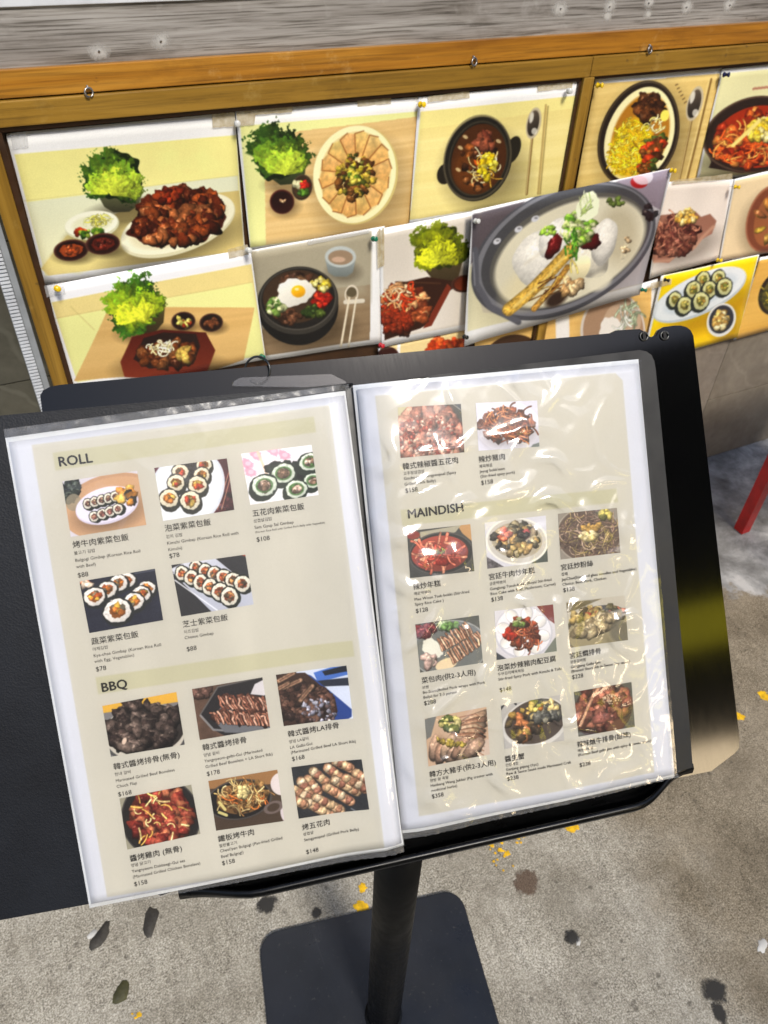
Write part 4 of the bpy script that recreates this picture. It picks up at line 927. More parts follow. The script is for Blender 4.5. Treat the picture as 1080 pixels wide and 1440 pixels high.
for k, (px, r) in enumerate([((788, 12), .008), ((857, 9), .0085), ((965, 10), .009), ((1026, 7), .0085), ((912, 4), .007), ((226, 58), .008), ((139, 72), .0075), ((855, 22), .006), ((912, 20), .006)]):
    c = on_wall(px, Y0 - .0042)
    keep(bm_obj('filler_spot', splat(c, (1.1, 0, 0), (0, 0, .8), r * 1.9, 26, k, .0003, .2), M_PLASTER, wall, True))
    if k < 7:
        bm = splat(c + np.array([0, -.0012, 0]), (1, 0, 0), (0, 0, 1), .0016, 8, k, .0004, .2)
        keep(bm_obj('old_screw_hole', bm, M_STEEL, wall))
bm = bmesh.new(); box(bm, (-.4, Y0 - .0075, 1.1335), (.46, Y0 - .0045, 1.9), .001)
tag(bm_obj('white_sheet', bm, M_WHITEP), 'white board whose lower edge shows above the grey wood-grain panel', 'board')
y = Y0 - .014
bm = bmesh.new(); box(bm, (-2.1, y, on(y, 0, 1.0385)[1]), (4.4, Y0 - .0043, on(y, 0, 1.0690)[1]), .0009)
tag(bm_obj('wooden_rail', bm, M_BEAM), 'orange varnished wooden rail running above the notice board', 'rail')
for k, px in enumerate([(125, 130), (667, 87), (914, 70)]):
    yy = Y0 - .019; c = on_wall(px, yy)
    bm = bmesh.new()
    tube(bm, [Vector(c) + Vector((.0050 * math.cos(a), .002 * math.sin(a + 1), .0050 * math.sin(a))) for a in np.linspace(-1.4, 4.6, 22)], .0014, 8)
    tube(bm, [Vector(c) + Vector((0, .001, .006)), Vector(c) + Vector((0, .012, .0068))], .0013, 8)
    tag(bm_obj('screw_eye', bm, M_STEEL, None, True), ['steel screw eye in the orange rail above the chicken poster', 'steel screw eye in the orange rail above the black soup bowl poster', 'steel screw eye in the orange rail above the egg noodle poster'][k], 'screw eye', 'screw eyes in the wooden rail')

board = empty('notice_board', 'golden wood framed notice board holding the food posters', 'notice board')
yf = Y0 - .018
def bar(name, x0, z0, x1, z1, y0, y1, mat, bev=.0015):
    a = on(y0, x0, z0); b = on(y0, x1, z1)
    bm = bmesh.new(); box(bm, (a[0], y0, a[1]), (b[0], y1, b[1]), bev)
    return bm_obj(name, bm, mat, board)
bm = bmesh.new(); box(bm, (-.02, Y0 + .001, .45), (1.63, Y0 + .0055, 1.03)); bm_obj('backing', bm, M_BROWN, board)
bar('top_rail', -.028, 1.006, .9115, 1.0355, yf, Y0 + .0008, M_GOLD)
bar('top_rail', .9125, 1.006, 1.65, 1.0355, yf, Y0 + .0008, M_GOLD)
bar('left_stile', -.0285, .44, -.0065, 1.0055, yf, Y0 + .0008, M_GOLDV)
bar('right_stile', 1.628, .44, 1.65, 1.0055, yf, Y0 + .0008, M_GOLDV)
bar('divider', .9015, .44, .9225, 1.0055, yf - .0005, Y0 + .0008, M_GOLDV)
bar('liner', -.0062, .44, .0015, 1.0005, yf + .006, Y0 + .0008, M_BROWN, .0005)
bar('liner', -.006, 1.001, .901, 1.0058, yf + .006, Y0 + .0008, M_BROWN, .0005)
bar('liner', .923, 1.002, 1.627, 1.0058, yf + .006, Y0 + .0008, M_BROWN, .0005)
bar('liner', .892, .44, .9013, 1.0005, yf + .005, Y0 + .0008, M_BROWN, .0005)

trim = empty('ribbed_trim', 'pale grey ribbed plastic strip running down beside the notice board', 'trim')
a0 = on_wall((8, 287), Y0 - .002); a1 = on_wall((75, 560), Y0 - .002)
def trim_pt(s, w, d): return Vector((-.0545 + w + (-.0035) * s, Y0 - d, 1.02 - s * .58))
bm = bmesh.new()
for w0, w1, d in ((.0, .0145, .006), (.015, .0235, .012)):
    vs = [bm.verts.new(trim_pt(s, w, dd)) for s in (0, 1) for w, dd in ((w0, -.0055), (w1, -.0055), (w1, d), (w0, d))]
    for f in ((0, 1, 2, 3), (7, 6, 5, 4), (0, 4, 5, 1), (1, 5, 6, 2), (2, 6, 7, 3), (3, 7, 4, 0)): bm.faces.new([vs[i] for i in f])
bm_obj('strip', bm, M_GREYP, trim)
bm = bmesh.new()
for k in range(104):
    s0 = .004 + k * .0095
    c = [trim_pt(s, w, d) for s in (s0, s0 + .0055) for w, d in ((.001, .0062), (.0138, .0062), (.0138, .0092), (.001, .0092))]
    vs = [bm.verts.new(p) for p in c]
    for f in ((0, 1, 2, 3), (7, 6, 5, 4), (0, 4, 5, 1), (1, 5, 6, 2), (2, 6, 7, 3), (3, 7, 4, 0)): bm.faces.new([vs[i] for i in f])
tag(bm_obj('rib', bm, M_WHITEP, trim), kind='stuff')

# ------------------------------------------------------------------ posters on the board
M_TAPE = m_film('clear_tape', .35, .25, 1.0)
def yellow_tape():
    a = Mat('aged_tape', (206, 190, 150), .35)
    a.color(a.ramp(a.noise(120, 4), [(.35, (190, 170, 124)), (.65, (222, 210, 178))]))
    a.b.inputs['Alpha'].default_value = .62
    return a.m
M_OLDTAPE = yellow_tape()
def sheet(name, quad, paint, layer, label, cat, seed, group='food posters pinned on the notice board', warp=.0016, curl=.003, tapes=(), res=1.35):
    y = Y0 - .0012 - layer * .0022
    C = [on_wall(p, y) for p in quad]
    P = Print(quad, res, WHITE)
    paint(P)
    g = P.I.mean(-1, keepdims=True)
    P.I = np.clip((g + (P.I - g) * 1.10) * 1.05, 0, 255)        # prints made more saturated and brighter to lift the dull wall
    P.sheen(.14, seed)
    mat = P.done(name + '_print')
    nx, ny = 18, 12
    q = np.random.RandomState(seed); f = q.rand(6) * 6.28
    vs, fs, uv = [], [], []
    for j in range(ny + 1):
        for i in range(nx + 1):
            s, t = i / nx, j / ny
            p = (C[0] * (1 - s) + C[1] * s) * (1 - t) + (C[3] * (1 - s) + C[2] * s) * t
            h = warp * (math.sin(5 * s + f[0]) * math.sin(4 * t + f[1]) + .5 * math.sin(9 * s + 3 * t + f[2])) * .4
            h += curl * (q.rand(1)[0] * 0 + max(0, abs(s - .5) * 2 - .75) * max(0, t - .6) * 8 * (.4 + .6 * math.sin(f[3] + (s > .5) * 2)))
            p = p + np.array([0, -max(-.0008, h), 0])
            vs.append(p); uv.append((s, 1 - t))
    n = nx + 1
    for j in range(ny):
        for i in range(nx):
            a = j * n + i
            fs.append((a, a + n, a + n + 1, a + 1))
    o = py_obj(name, vs, fs, mat, None, True)
    L = o.data.uv_layers.new(name='UVMap')
    for lp in o.data.loops: L.data[lp.index].uv = uv[lp.vertex_index]
    md = o.modifiers.new('thickness', 'SOLIDIFY'); md.thickness = .0005; md.offset = -1
    tag(o, label, cat, group)
    for tq, m in tapes:
        D = [on_wall(p, y - .0016 - .0004) for p in tq]
        bm = bmesh.new(); g = []
        for jj in range(2):
            for ii in range(7):
                s = ii / 6
                a = (D[0] * (1 - s) + D[1] * s) * (1 - jj) + (D[3] * (1 - s) + D[2] * s) * jj
                g.append(bm.verts.new(a + np.array([0, -.0004 * math.sin(ii * 1.7), (.0006 if ii % 2 else 0)])))
        for ii in range(6): bm.faces.new((g[ii], g[7 + ii], g[8 + ii], g[ii + 1]))
        bm_obj('tape_strip', bm, m, o)
    return o
T, OT = M_TAPE, M_OLDTAPE
sheet('food_poster', [(8, 188), (330, 158), (345, 362), (64, 402)], pic_chicken, 1, 'poster of a plate of glazed fried chicken beside a bowl of lettuce', 'poster', 11,
      tapes=[([(14, 188), (38, 185), (40, 208), (18, 210)], T), ([(298, 161), (330, 158), (331, 178), (299, 180)], OT)])
sheet('food_poster', [(331, 157), (592, 136), (577, 322), (352, 352)], pic_pork_plate, 2, 'poster of a round plate of sliced pork with green topping', 'poster', 12,
      tapes=[([(332, 158), (360, 155), (358, 175), (334, 178)], OT), ([(358, 155), (412, 150), (411, 158), (358, 162)], OT), ([(502, 142), (550, 138), (550, 146), (503, 150)], OT)])
sheet('food_poster', [(589, 137), (818, 113), (796, 280), (575, 318)], pic_beef_soup, 3, 'poster of dark soup in a black stone bowl with side handles', 'poster', 13,
      tapes=[([(602, 136), (660, 128), (661, 138), (602, 144)], OT), ([(756, 121), (806, 116), (805, 124), (756, 129)], OT)])
sheet('food_poster', [(838, 110), (1015, 96), (986, 268), (806, 284)], pic_egg_noodle, 1, 'poster of an oval black-rimmed dish filled with yellow egg and brown meat', 'poster', 14)
sheet('food_poster', [(1016, 97), (1125, 86), (1105, 246), (978, 252)], pic_kimchi_stew, 2, 'poster of red kimchi stew in a black pot', 'poster', 15)
sheet('food_poster', [(668, 470), (925, 392), (918, 560), (668, 590)], pic_noodle_bowl, 2, 'poster of a pale noodle bowl mostly hidden under the big chicken soup poster', 'poster', 16)
sheet('food_poster', [(532, 490), (657, 463), (655, 525), (532, 545)], pic_red_tray, 2, 'narrow strip of a poster with red food showing above the menu stand', 'poster', 17)
sheet('food_poster', [(934, 256), (1032, 252), (1014, 364), (912, 392)], pic_bulgogi, 3, 'poster of brown shredded beef on a wavy pinkish plate', 'poster', 18,
      tapes=[([(945, 254), (1030, 244), (1030, 252), (946, 260)], OT)])
sheet('food_poster', [(1033, 252), (1125, 230), (1112, 350), (1010, 368)], pic_spiral_dish, 4, 'poster of a brown spiral-edged dish cut off by the right edge', 'poster', 19)
sheet('food_poster', [(1069, 362), (1135, 350), (1115, 455), (1032, 478)], pic_side_dish, 4, 'poster of a small black dish on a wooden table, lowest at the right', 'poster', 20)
sheet('food_poster', [(930, 388), (1068, 358), (1036, 474), (902, 512)], pic_gimbap_yellow, 5, 'poster of sliced gimbap on a white oval plate against bright yellow', 'poster', 21,
      tapes=[([(915, 398), (945, 392), (944, 400), (914, 407)], OT)])
sheet('food_poster', [(353, 352), (541, 318), (538, 482), (372, 507)], pic_bibimbap, 3, 'poster of bibimbap with a fried egg in a black stone pot', 'poster', 22,
      tapes=[([(432, 338), (520, 322), (520, 328), (433, 345)], T), ([(532, 322), (541, 320), (541, 372), (534, 374)], OT)])
sheet('food_poster', [(534, 322), (666, 297), (656, 464), (536, 488)], pic_lettuce_stirfry, 4, 'poster of yellow-green lettuce above a pan of red stir-fry', 'poster', 23,
      tapes=[([(530, 326), (540, 322), (540, 374), (531, 378)], OT)])
sheet('food_poster', [(66, 402), (352, 349), (374, 505), (104, 560)], pic_hotplate, 4, 'poster of meat on an octagonal red hot plate below bright lettuce', 'poster', 24,
      tapes=[([(320, 351), (348, 344), (350, 358), (322, 364)], OT), ([(62, 402), (90, 397), (92, 414), (66, 418)], T)])
big = sheet('food_poster', [(664, 296), (946, 236), (899, 414), (652, 486)], pic_ginseng, 12, 'largest poster, whole chicken ginseng soup in a grey pot, hung askew over the others', 'poster', 25, warp=.003, curl=.006)

PINC = {'yellow': (236, 196, 20), 'clear': (206, 206, 200), 'navy': (24, 30, 70), 'green': (20, 110, 80), 'red': (190, 40, 50), 'black': (26, 30, 28)}
PINM = {k: Mat('pin_' + k, c, .25).m for k, c in PINC.items()}
def pin(px, kind, label, d=.022, tilt=(0, 0)):
    t = empty('push_pin', label, 'push pin', 'push pins in the posters')
    c = Vector(on_wall(px, Y0 - d))
    ax = Vector((tilt[0], -1, tilt[1])).normalized()
    fr = ax.to_track_quat('Z', 'Y').to_matrix()
    t.location = c; bpy.context.view_layer.update()
    def lathe(prof, n=12):
        bm = bmesh.new(); rr = []
        for r, h in prof: rr.append([bm.verts.new(fr @ Vector((r * math.cos(2 * math.pi * k / n), r * math.sin(2 * math.pi * k / n), h))) for k in range(n)])
        for a, b in zip(rr[:-1], rr[1:]):
            for k in range(n): bm.faces.new((a[k], a[(k + 1) % n], b[(k + 1) % n], b[k]))
        bm.faces.new(rr[0][::-1]); bm.faces.new(rr[-1])
        return bm
    bm_obj('head', lathe([(.0042, -.006), (.0046, -.0045), (.0030, -.0035), (.0026, .002), (.0040, .003), (.0042, .0042), (.0034, .005)]), PINM[kind], t, True)
    bm_obj('needle', lathe([(.0006, -.0062), (.0006, -.0005), (.0005, -.0003)] if 0 else [(.0003, -.016), (.0006, -.0062)], 6), M_CHROME, t)
    return t
pin((81, 406), 'yellow', 'yellow push pin at the top left corner of the hot plate poster', .026, (.2, .3))
pin((334, 174), 'clear', 'clear push pin between the chicken poster and the pork plate poster', .018, (-.2, .2))
pin((350, 352), 'clear', 'clear push pin at the top right corner of the hot plate poster', .026, (.1, .3))
pin((594, 147), 'yellow', 'yellow push pin at the top left corner of the black soup bowl poster', .02, (.2, .2))
pin((801, 128), 'clear', 'clear push pin at the top right corner of the black soup bowl poster', .02, (-.3, .2))
pin((844, 120), 'yellow', 'yellow push pin at the top left corner of the egg noodle poster', .018, (.4, .2))
pin((1022, 105), 'navy', 'navy blue push pin between the egg noodle and kimchi stew posters', .018, (.3, .2))
pin((947, 240), 'yellow', 'yellow push pin at the top right corner of the big chicken soup poster', .036, (.2, .2))
pin((1037, 263), 'yellow', 'yellow push pin above the wavy plate poster', .026, (.4, .2))
pin((527, 336), 'green', 'green push pin in the white margin of the bibimbap poster', .024, (.1, .3))
pin((369, 502), 'green', 'green push pin at the foot of the hot plate poster above the wire ring', .026, (.1, .3))
pin((906, 408), 'green', 'green push pin at the lower right corner of the big chicken soup poster', .036, (.3, .2))
pin((938, 394), 'black', 'dark green push pin at the top left corner of the yellow gimbap poster', .028, (.3, .2))
pin((1012, 366), 'yellow', 'yellow push pin between the wavy plate and yellow gimbap posters', .026, (.1, .3))
pin((537, 486), 'red', 'red push pin at the lower right corner of the bibimbap poster', .024, (.1, .3))
pin((671, 311), 'clear', 'clear push pin at the top left corner of the big chicken soup poster', .036, (.1, .3))
pin((655, 474), 'black', 'black push pin at the lower left corner of the big chicken soup poster', .036, (.1, .3))

# ------------------------------------------------------------------ menu stand
M_GLOSS = m_plain('black_gloss_panel', (8, 8, 8), .3, .3, mott=.1)
def brushed():
    a = Mat('black_brushed_panel', (10, 10, 9), .2, .42)
    n = a.noise(60, 4, .6, a.co((30, 1, 1), (0, .0, .2)))
    a.roughv(a.ramp(n, [(.35, .08), (.65, .105)]))
    a.color(a.ramp(a.noise(7, 5), [(.35, (4, 4, 4)), (.65, (8, 8, 7))]))
    return a.m
M_PANEL = brushed()
M_DARKSTEEL = m_plain('dark_steel', (84, 84, 82), .35, metal=1.0)
def enamel():
    a = Mat('dark_navy_enamel', (27, 30, 37), .35, .5)
    c = a.ramp(a.noise(8, 6, .65), [(.35, (23, 26, 32)), (.65, (33, 36, 43))])
    dust = a.ramp(a.noise(150, 5, .75), [(.62, 0.0), (.74, 1.0)])
    c = a.mix(a.math('MULTIPLY', dust, .35), c, (120, 116, 108))
    sc = a.ramp(a.noise(30, 3, .6, a.co((1, .08, 1), (0, 0, .9))), [(.70, 0.0), (.76, 1.0)])
    c = a.mix(a.math('MULTIPLY', sc, .22), c, (96, 98, 102))
    a.color(c); a.roughv(a.ramp(a.noise(14, 5), [(.35, .26), (.65, .46)]))
    return a.m
M_BASE = enamel()
M_POLE = m_plain('black_enamel', (8, 8, 8), .45, .22)
stand = empty('menu_stand', 'black menu stand with tilted panel, round pole and dark square base', 'menu stand')
bu = np.array([.979, -.205]); bv = np.array([.205, .979]); bc = np.array([.166, .267])
def base_f(a, b, h):
    p = bc + bu * a + bv * b
    return (p[0], p[1], h)
bm_obj('base_plate', slab(rounded(-.165, -.165, .165, .165, .03), .001, .009, base_f, .002), M_BASE, stand)
bm = bmesh.new(); tube(bm, [(.172, .284, .009), (.172, .284, .72)], .024, 28); bm_obj('pole', bm, M_POLE, stand, True).data.polygons[-1].use_smooth = False
bm = bmesh.new(); tube(bm, [(.172, .284, .0088), (.172, .284, .012), (.172, .284, .0135)], [.0275, .0275, .0245], 28); bm_obj('pole_collar', bm, M_POLE, stand)
HP = -.026
def pg(a, b, h): return tuple(page_pt(a, b, h))
def up(px, h=HP): return tuple(on_page(px, h))
tl = up((55, 545)); tr = up((973, 458)); br = up((1041, 1052))
outl = []
for q in ((858, 468.5), (866, 464.5), (880, 463.5), (900, 462.5), (907, 466), (912, 472), (917, 474), (922, 471), (926, 464), (934, 459.5), (950, 457.5), (958, 457.5), (966, 459.5), (972, 464), (976, 472)):
    outl.append(up(q))
outl += [up((1041, 1040)), up((1040, 1053)), up((1034, 1060))]
outl += [(up((1000, 1075))[0], -.3195), (.436, -.3190), (.05, -.3190), (.036, -.321), (.024, -.31)]
u0, v0 = up((56, 556))
outl += [(u0 - .001, v0 - .02), (u0, v0), up((60, 549)), up((70, 543.5)), up((84, 541))]
bm_obj('back_panel', slab(outl, HP - .004, HP, pg, .0008), M_PANEL, stand)
for q in ((905, 473), (934, 472)):
    a, b = up(q, HP)
    bm = bmesh.new()
    tube(bm, [page_pt(a + .0030 * math.cos(t), b + .0030 * math.sin(t), HP + .0006) for t in np.linspace(0, 6.28, 20)], .0006, 8)
    so_ = bm_obj('screw', bm, M_DARKSTEEL, stand, True)
    bm_obj('screw_slot', slab([(a - .0012, b - .003), (a + .0012, b - .003), (a + .0012, b + .003), (a - .0012, b + .003)], HP + .0003, HP + .0012, pg), M_POLE, so_)
# bottom ledge: runs out from the panel and turns up into a lip whose ends sweep back
def ledge():
    bm = bmesh.new(); n = 48; rows = []
    for i in range(n + 1):
        u = .050 + (.437 - .050) * i / n
        k = min(1, max(0, (u - .055) / .05)); k = k * k * (3 - 2 * k)
        e = min(1, max(0, (.430 - u) / .050)); e = e * e * (3 - 2 * e)
        k = min(k, e) * .93 + .07
        q = .013 * (1 - e) ** 1.5 + .004 * max(0, 1 - (u - .050) / .05)
        pr = [(-.3180, HP + .0005), (-.3255, HP + .002), (-.3265, HP + .004 + .012 * k), (-.3245, HP + .006 + .015 * k), (-.3210, HP + .0065 + .0155 * k),
              (-.3206, HP + .0085 + .0160 * k), (-.3246, HP + .0090 + .0160 * k), (-.3290, HP + .0065 + .013 * k), (-.3298, HP - .001), (-.3275, HP - .0042)]
        pr = [(v + q + .003, h) for v, h in pr]
        rows.append([bm.verts.new(page_pt(u, v, h)) for v, h in pr])
    for a, b in zip(rows[:-1], rows[1:]):
        for j in range(len(a) - 1): bm.faces.new((a[j], a[j + 1], b[j + 1], b[j]))
        bm.faces.new((a[-1], a[0], b[0], b[-1]))
    bm.faces.new(rows[0]); bm.faces.new(rows[-1][::-1])
    return bm
bm_obj('ledge', ledge(), M_GLOSS, stand, True)
bm = bmesh.new()
def brk(c): return page_pt(c[0], c[1], c[2])
box(bm, (.17, -.30, HP - .045), (.235, -.12, HP - .0045), .004, lambda c: Vector(page_pt(c.x, c.y, c.z)))
bm_obj('panel_bracket', bm, M_POLE, stand)

# ------------------------------------------------------------------ the open menu
M_LEATHER = m_leather()
M_INNER = m_plain('black_cover_board', (30, 31, 32), .55, .4, mott=.1, sc=12)
M_INK = Mat('black_ink', (34, 32, 30), .5).m
M_INK2 = Mat('grey_ink', (62, 60, 57), .5).m
M_FILMR = m_film('wrinkled_sleeve', .010, .12, 1.6, .08)
M_FILML = m_film('smooth_sleeve', .006, .06, .9, .10)
M_SEAM = m_film('sleeve_seam', .10, .3, .9, .4)
menu = empty('menu_book', 'open menu book with two plastic sleeved pages of dish photos resting on the stand', 'menu')

PX = {'L': [(12, 622), (484, 556), (565, 1185), (128, 1272)], 'R': [(503, 547), (898, 511), (949, 1089), (566, 1171)]}
UV = {k: [on_page(p) for p in v] for k, v in PX.items()}
def quad_uv(side, s, t):
    A = UV[side]
    return (A[0] * (1 - s) + A[1] * s) * (1 - t) + (A[3] * (1 - s) + A[2] * s) * t
def page_h(side, s, t):
    if side == 'L':
        r = max(0, (s - .78) / .22)
        h = .0030 * r * r * (3 - 2 * r) * (1 + .4 * t) - .0025 * max(0, (s - .97) / .03)
        h += .0006 * math.sin(5.2 * s + 2.1 * t + .4) * math.sin(3.3 * t + .9)
        h += -.003 * max(0, t - .9) * 6 * max(0, s - .5)
        return h
    r = max(0, 1 - s / .12)
    return -.0035 * r * r + .0005 * math.sin(6 * s + 1.0) * math.sin(4 * t + .5) + .0004 * math.sin(11 * s - 5 * t)
INV = {k: homog([tuple(q) for q in UV[k]], [(0, 0), (1, 0), (1, 1), (0, 1)]) for k in UV}
def st_of(side, uv):
    q = INV[side] @ np.array([uv[0], uv[1], 1.0])
    return min(1.1, max(-.1, q[0] / q[2])), min(1.1, max(-.1, q[1] / q[2]))
def on_sheet(side, uv, h):
    s, t = st_of(side, uv)
    return page_pt(uv[0], uv[1], page_h(side, s, t) + h)

# covers, spine
cf = lambda a, b, h: tuple(page_pt(a, b, h))
a_tl = on_page((-40, 588), -.011); a_tr = on_page((489, 539), -.011); a_br = on_page((566, 1192), -.011); a_bl = on_page((-60, 1306), -.011)
bm_obj('front_cover', slab([tuple(a_br), tuple(a_tr), tuple(a_tl), tuple(a_bl)], -.014, -.011, cf, .0008), M_LEATHER, menu)
b_tl = on_page((500, 541), -.013); b_bl = on_page((566, 1180), -.013)
rc = [tuple(b_bl), tuple(on_page((975, 1080), -.013)), tuple(on_page((969, 1000), -.013)), tuple(on_page((957, 880), -.013)), tuple(on_page((948, 780), -.013))]
for q in ((923, 520), (921, 508), (917, 499), (910, 494), (900, 492)): rc.append(tuple(on_page(q, -.013)))
rc.append(tuple(b_tl))
bm_obj('back_cover', slab(rc, -.016, -.013, cf, .0007), M_INNER, menu)
M_SPINE = m_plain('grey_spine', (70, 70, 70), .4, .5)
sp = [tuple(on_page(p, -.012)) for p in ((566, 1184), (508, 545), (484, 541), (552, 1188))]
bm_obj('spine', slab(sp, -.015, -.0105, cf, .0006), M_SPINE, menu)
bm = bmesh.new(); c = on_page((488, 537), -.006)
tube(bm, [page_pt(c[0] + .0032 * math.cos(t), c[1] - .002, -.008 + .0045 * math.sin(t)) for t in np.linspace(-.6, 3.7, 14)], .0009, 8)
bm_obj('binder_loop', bm, M_POLE, menu, True)

def grid_obj(name, side, quad_st, nx, ny, hf, mat, parent, smooth=True, uvmap=True):
    """quad_st: four (u,v) corners on the page plane; hf(s,t)->height over the paper"""
    A = [np.array(q) for q in quad_st]
    vs, fs, uv = [], [], []
    for j in range(ny + 1):
        for i in range(nx + 1):
            s, t = i / nx, j / ny
            q = (A[0] * (1 - s) + A[1] * s) * (1 - t) + (A[3] * (1 - s) + A[2] * s) * t
            vs.append(on_sheet(side, q, hf(s, t))); uv.append((s, 1 - t))
    n = nx + 1
    for j in range(ny):
        for i in range(nx):
            a = j * n + i
            fs.append((a, a + n, a + n + 1, a + 1))
    o = py_obj(name, vs, fs, mat, parent, smooth)
    if uvmap:
        L = o.data.uv_layers.new(name='UVMap')
        for lp in o.data.loops: L.data[lp.index].uv = uv[lp.vertex_index]
    return o

BEIGE, BAND = (200, 197, 186), (192, 189, 162)
def paint_left(P):
    P.poly([(44, 626), (462, 570), (540, 1196), (150, 1262)], BEIGE, 1, 1.6)
    P.poly([(73, 637), (440, 586), (443, 608), (77, 662)], BAND, 1, 1.6)
    P.poly([(133, 953), (494, 900), (497, 922), (137, 977)], BAND, 1, 1.6)
    f = fractal(P.h, P.w, 5, 4, 3); g = fractal(P.h, P.w, 2, 3, 8, 6)
    P.I *= (1 + .05 * (f - .5) + .035 * (g - .5))[..., None]
    P.I = np.clip(P.I, 0, 255)
def paint_right(P):
    P.poly([(528, 556), (866, 524), (876, 534), (921, 1086), (590, 1148)], BEIGE, 1, 1.6)
    P.poly([(563, 712), (867, 682), (869, 701), (566, 734)], BAND, 1, 1.6)
    f = fractal(P.h, P.w, 5, 4, 13)
    P.I *= (1 + .04 * (f - .5))[..., None]
PAGES = {}
for side, fn, lab in (('L', paint_left, 'left menu page headed ROLL and BBQ'), ('R', paint_right, 'right menu page headed MAINDISH')):
    P = Print(PX[side], 1.3, (209, 212, 222)); fn(P)
    PAGES[side] = grid_obj('page', side, UV[side], 40, 50, lambda s, t: 0.0, P.done('page_print', 1.5), menu)
    PAGES[side].modifiers.new('thickness', 'SOLIDIFY').thickness = .0003
    PAGES[side]['label'] = lab
# the other sleeves of the book, under the open pages
for side, k in (('L', 1), ('L', 2), ('R', 1), ('R', 2)):
    off = .0022 * k
    q = [UV[side][0] + (-.002, .004 - .001 * k), UV[side][1] + (.0015, .003), UV[side][2] + (.001 * k, -.0025 * k), UV[side][3] + (-.002, -.0035)]
    grid_obj('under_page', side, q, 16, 16, lambda s, t: -off, M_WHITEP if k == 1 else M_GREYP, menu) if k < 3 else None

DISH = {'L': [
 (mini_bulgogi_roll, [(88, 677), (193, 662), (206, 738), (100, 755)]), (mini_kimchi_roll, [(217, 658), (319, 644.5), (329.5, 717), (229.5, 732.5)]), (mini_pork_roll, [(339, 638), (438, 625.5), (448, 696), (352, 710)]),
 (mini_veg_roll, [(112, 817.6), (218, 799.5), (229.6, 872), (126, 890)]), (mini_cheese_roll, [(241, 794.5), (345, 780), (356.7, 850), (254.8, 867)]),
 (mini_beef, [(144, 992.6), (248, 973), (260, 1047), (156, 1064)]), (mini_ribs, [(270, 969), (369, 952.4), (380, 1023.7), (281, 1040.5)]), (mini_short_ribs, [(388, 949), (486.7, 934.7), (496, 1008.6), (399, 1021)]),
 (mini_chicken, [(168, 1122.8), (269, 1103), (282, 1172), (179, 1194.6)]), (mini_hotpan, [(293, 1098), (390, 1082), (400, 1154), (304, 1167.6)]), (mini_belly, [(409.6, 1078.7), (507.8, 1065.7), (518.5, 1136), (420, 1151)])],
 'R': [
 (mini_gochujang, [(559, 573), (648, 568), (653, 636), (563, 644)]), (mini_pork, [(669, 566.7), (755.5, 563), (759, 628), (673, 634)]),
 (mini_ricecake, [(572, 746.7), (661, 737), (666.7, 803), (576.7, 813)]), (mini_royal, [(681, 735), (768, 725), (771, 790), (685, 799.7)]), (mini_glass, [(785, 722.6), (867, 714), (872, 777), (789, 787)]),
 (mini_wraps, [(584, 878), (673, 865), (679, 931.7), (591, 946)]), (mini_tofu, [(695, 859), (778, 850), (783, 915.6), (698, 928)]), (mini_braised, [(796.7, 847), (878, 837), (883, 900), (802, 911)]),
 (mini_trotter, [(597.5, 1011), (684, 994), (689, 1061), (602.5, 1078)]), (mini_crab, [(704, 992), (787, 976.7), (793, 1040.7), (709.6, 1053)]), (mini_spicy_rib, [(806.7, 973), (888, 959), (893, 1022), (813, 1035.6)])]}
for side in 'LR':
    for fn, q in DISH[side]:
        P = Print(q, 2.0, (200, 196, 190)); fn(P); P.I = np.clip(P.I * 1.0 + 6, 0, 255)
        grid_obj('dish_photo', side, [on_page(p) for p in q], 8, 6, lambda s, t: .00022, P.done(fn.__name__.replace('mini_', 'photo_of_'), 4), PAGES[side])

def lettering(side, blocks, name='lettering'):
    """blocks: (start, size in m, text, bold, ink); one mesh per caption, bent to the page"""
    V, Fc, mi = [], [], []
    for pos, size, text, bold, ink in blocks:
        cu = bpy.data.curves.new('t', 'FONT')
        cu.body = text; cu.size = size; cu.resolution_u = 3; cu.space_character = 1.02
        ob = bpy.data.objects.new('t', cu); COL.objects.link(ob)
        dg = bpy.context.evaluated_depsgraph_get()
        me = ob.evaluated_get(dg).to_mesh()
        A = UV[side]; d = (A[1] - A[0]) * .5 + (A[2] - A[3]) * .5; d /= np.linalg.norm(d); e = np.array([-d[1], d[0]])
        o0 = np.array(on_page(pos)); b = len(V)
        for q, (jx, jy) in enumerate([(0, 0)] if not bold else [(-bold, 0), (bold, 0), (0, bold * .8), (0, -bold * .8)]):   # heavier weight: overlaid strokes
            b = len(V)
            for v in me.vertices: V.append(on_sheet(side, o0 + d * (v.co.x + jx * size) + e * (v.co.y + jy * size), .00036 + .00001 * q))
            for p in me.polygons: Fc.append([b + i for i in p.vertices]); mi.append(ink)
        ob.evaluated_get(dg).to_mesh_clear()
        bpy.data.objects.remove(ob); bpy.data.curves.remove(cu)
    o = py_obj(name, V, Fc, [M_INK, M_INK2], PAGES[side])
    o.data.polygons.foreach_set('material_index', mi)
    return o
def caption(side, x, y, lines, k=(.17, .99)):
    """x,y: start of the dish name; further lines step down the page"""
    sizes = {'z': (.0048, .012, 0), 'k': (.0026, .004, 0), 'e': (.0028, .006, 0), 's': (.0019, 0, 0), 'p': (.0042, .008, 0)}
    B = []; cx, cy = x, y
    for i, (kind, dy, tx) in enumerate(lines):
        cx, cy = cx + dy * k[0], cy + dy * k[1]
        sz, bo, ink = sizes[kind]
        B.append(((cx, cy), sz, tx, bo, ink))
    lettering(side, B)
def heading(side, p, tx): lettering(side, [(p, (.0083), tx, .030, 0)])
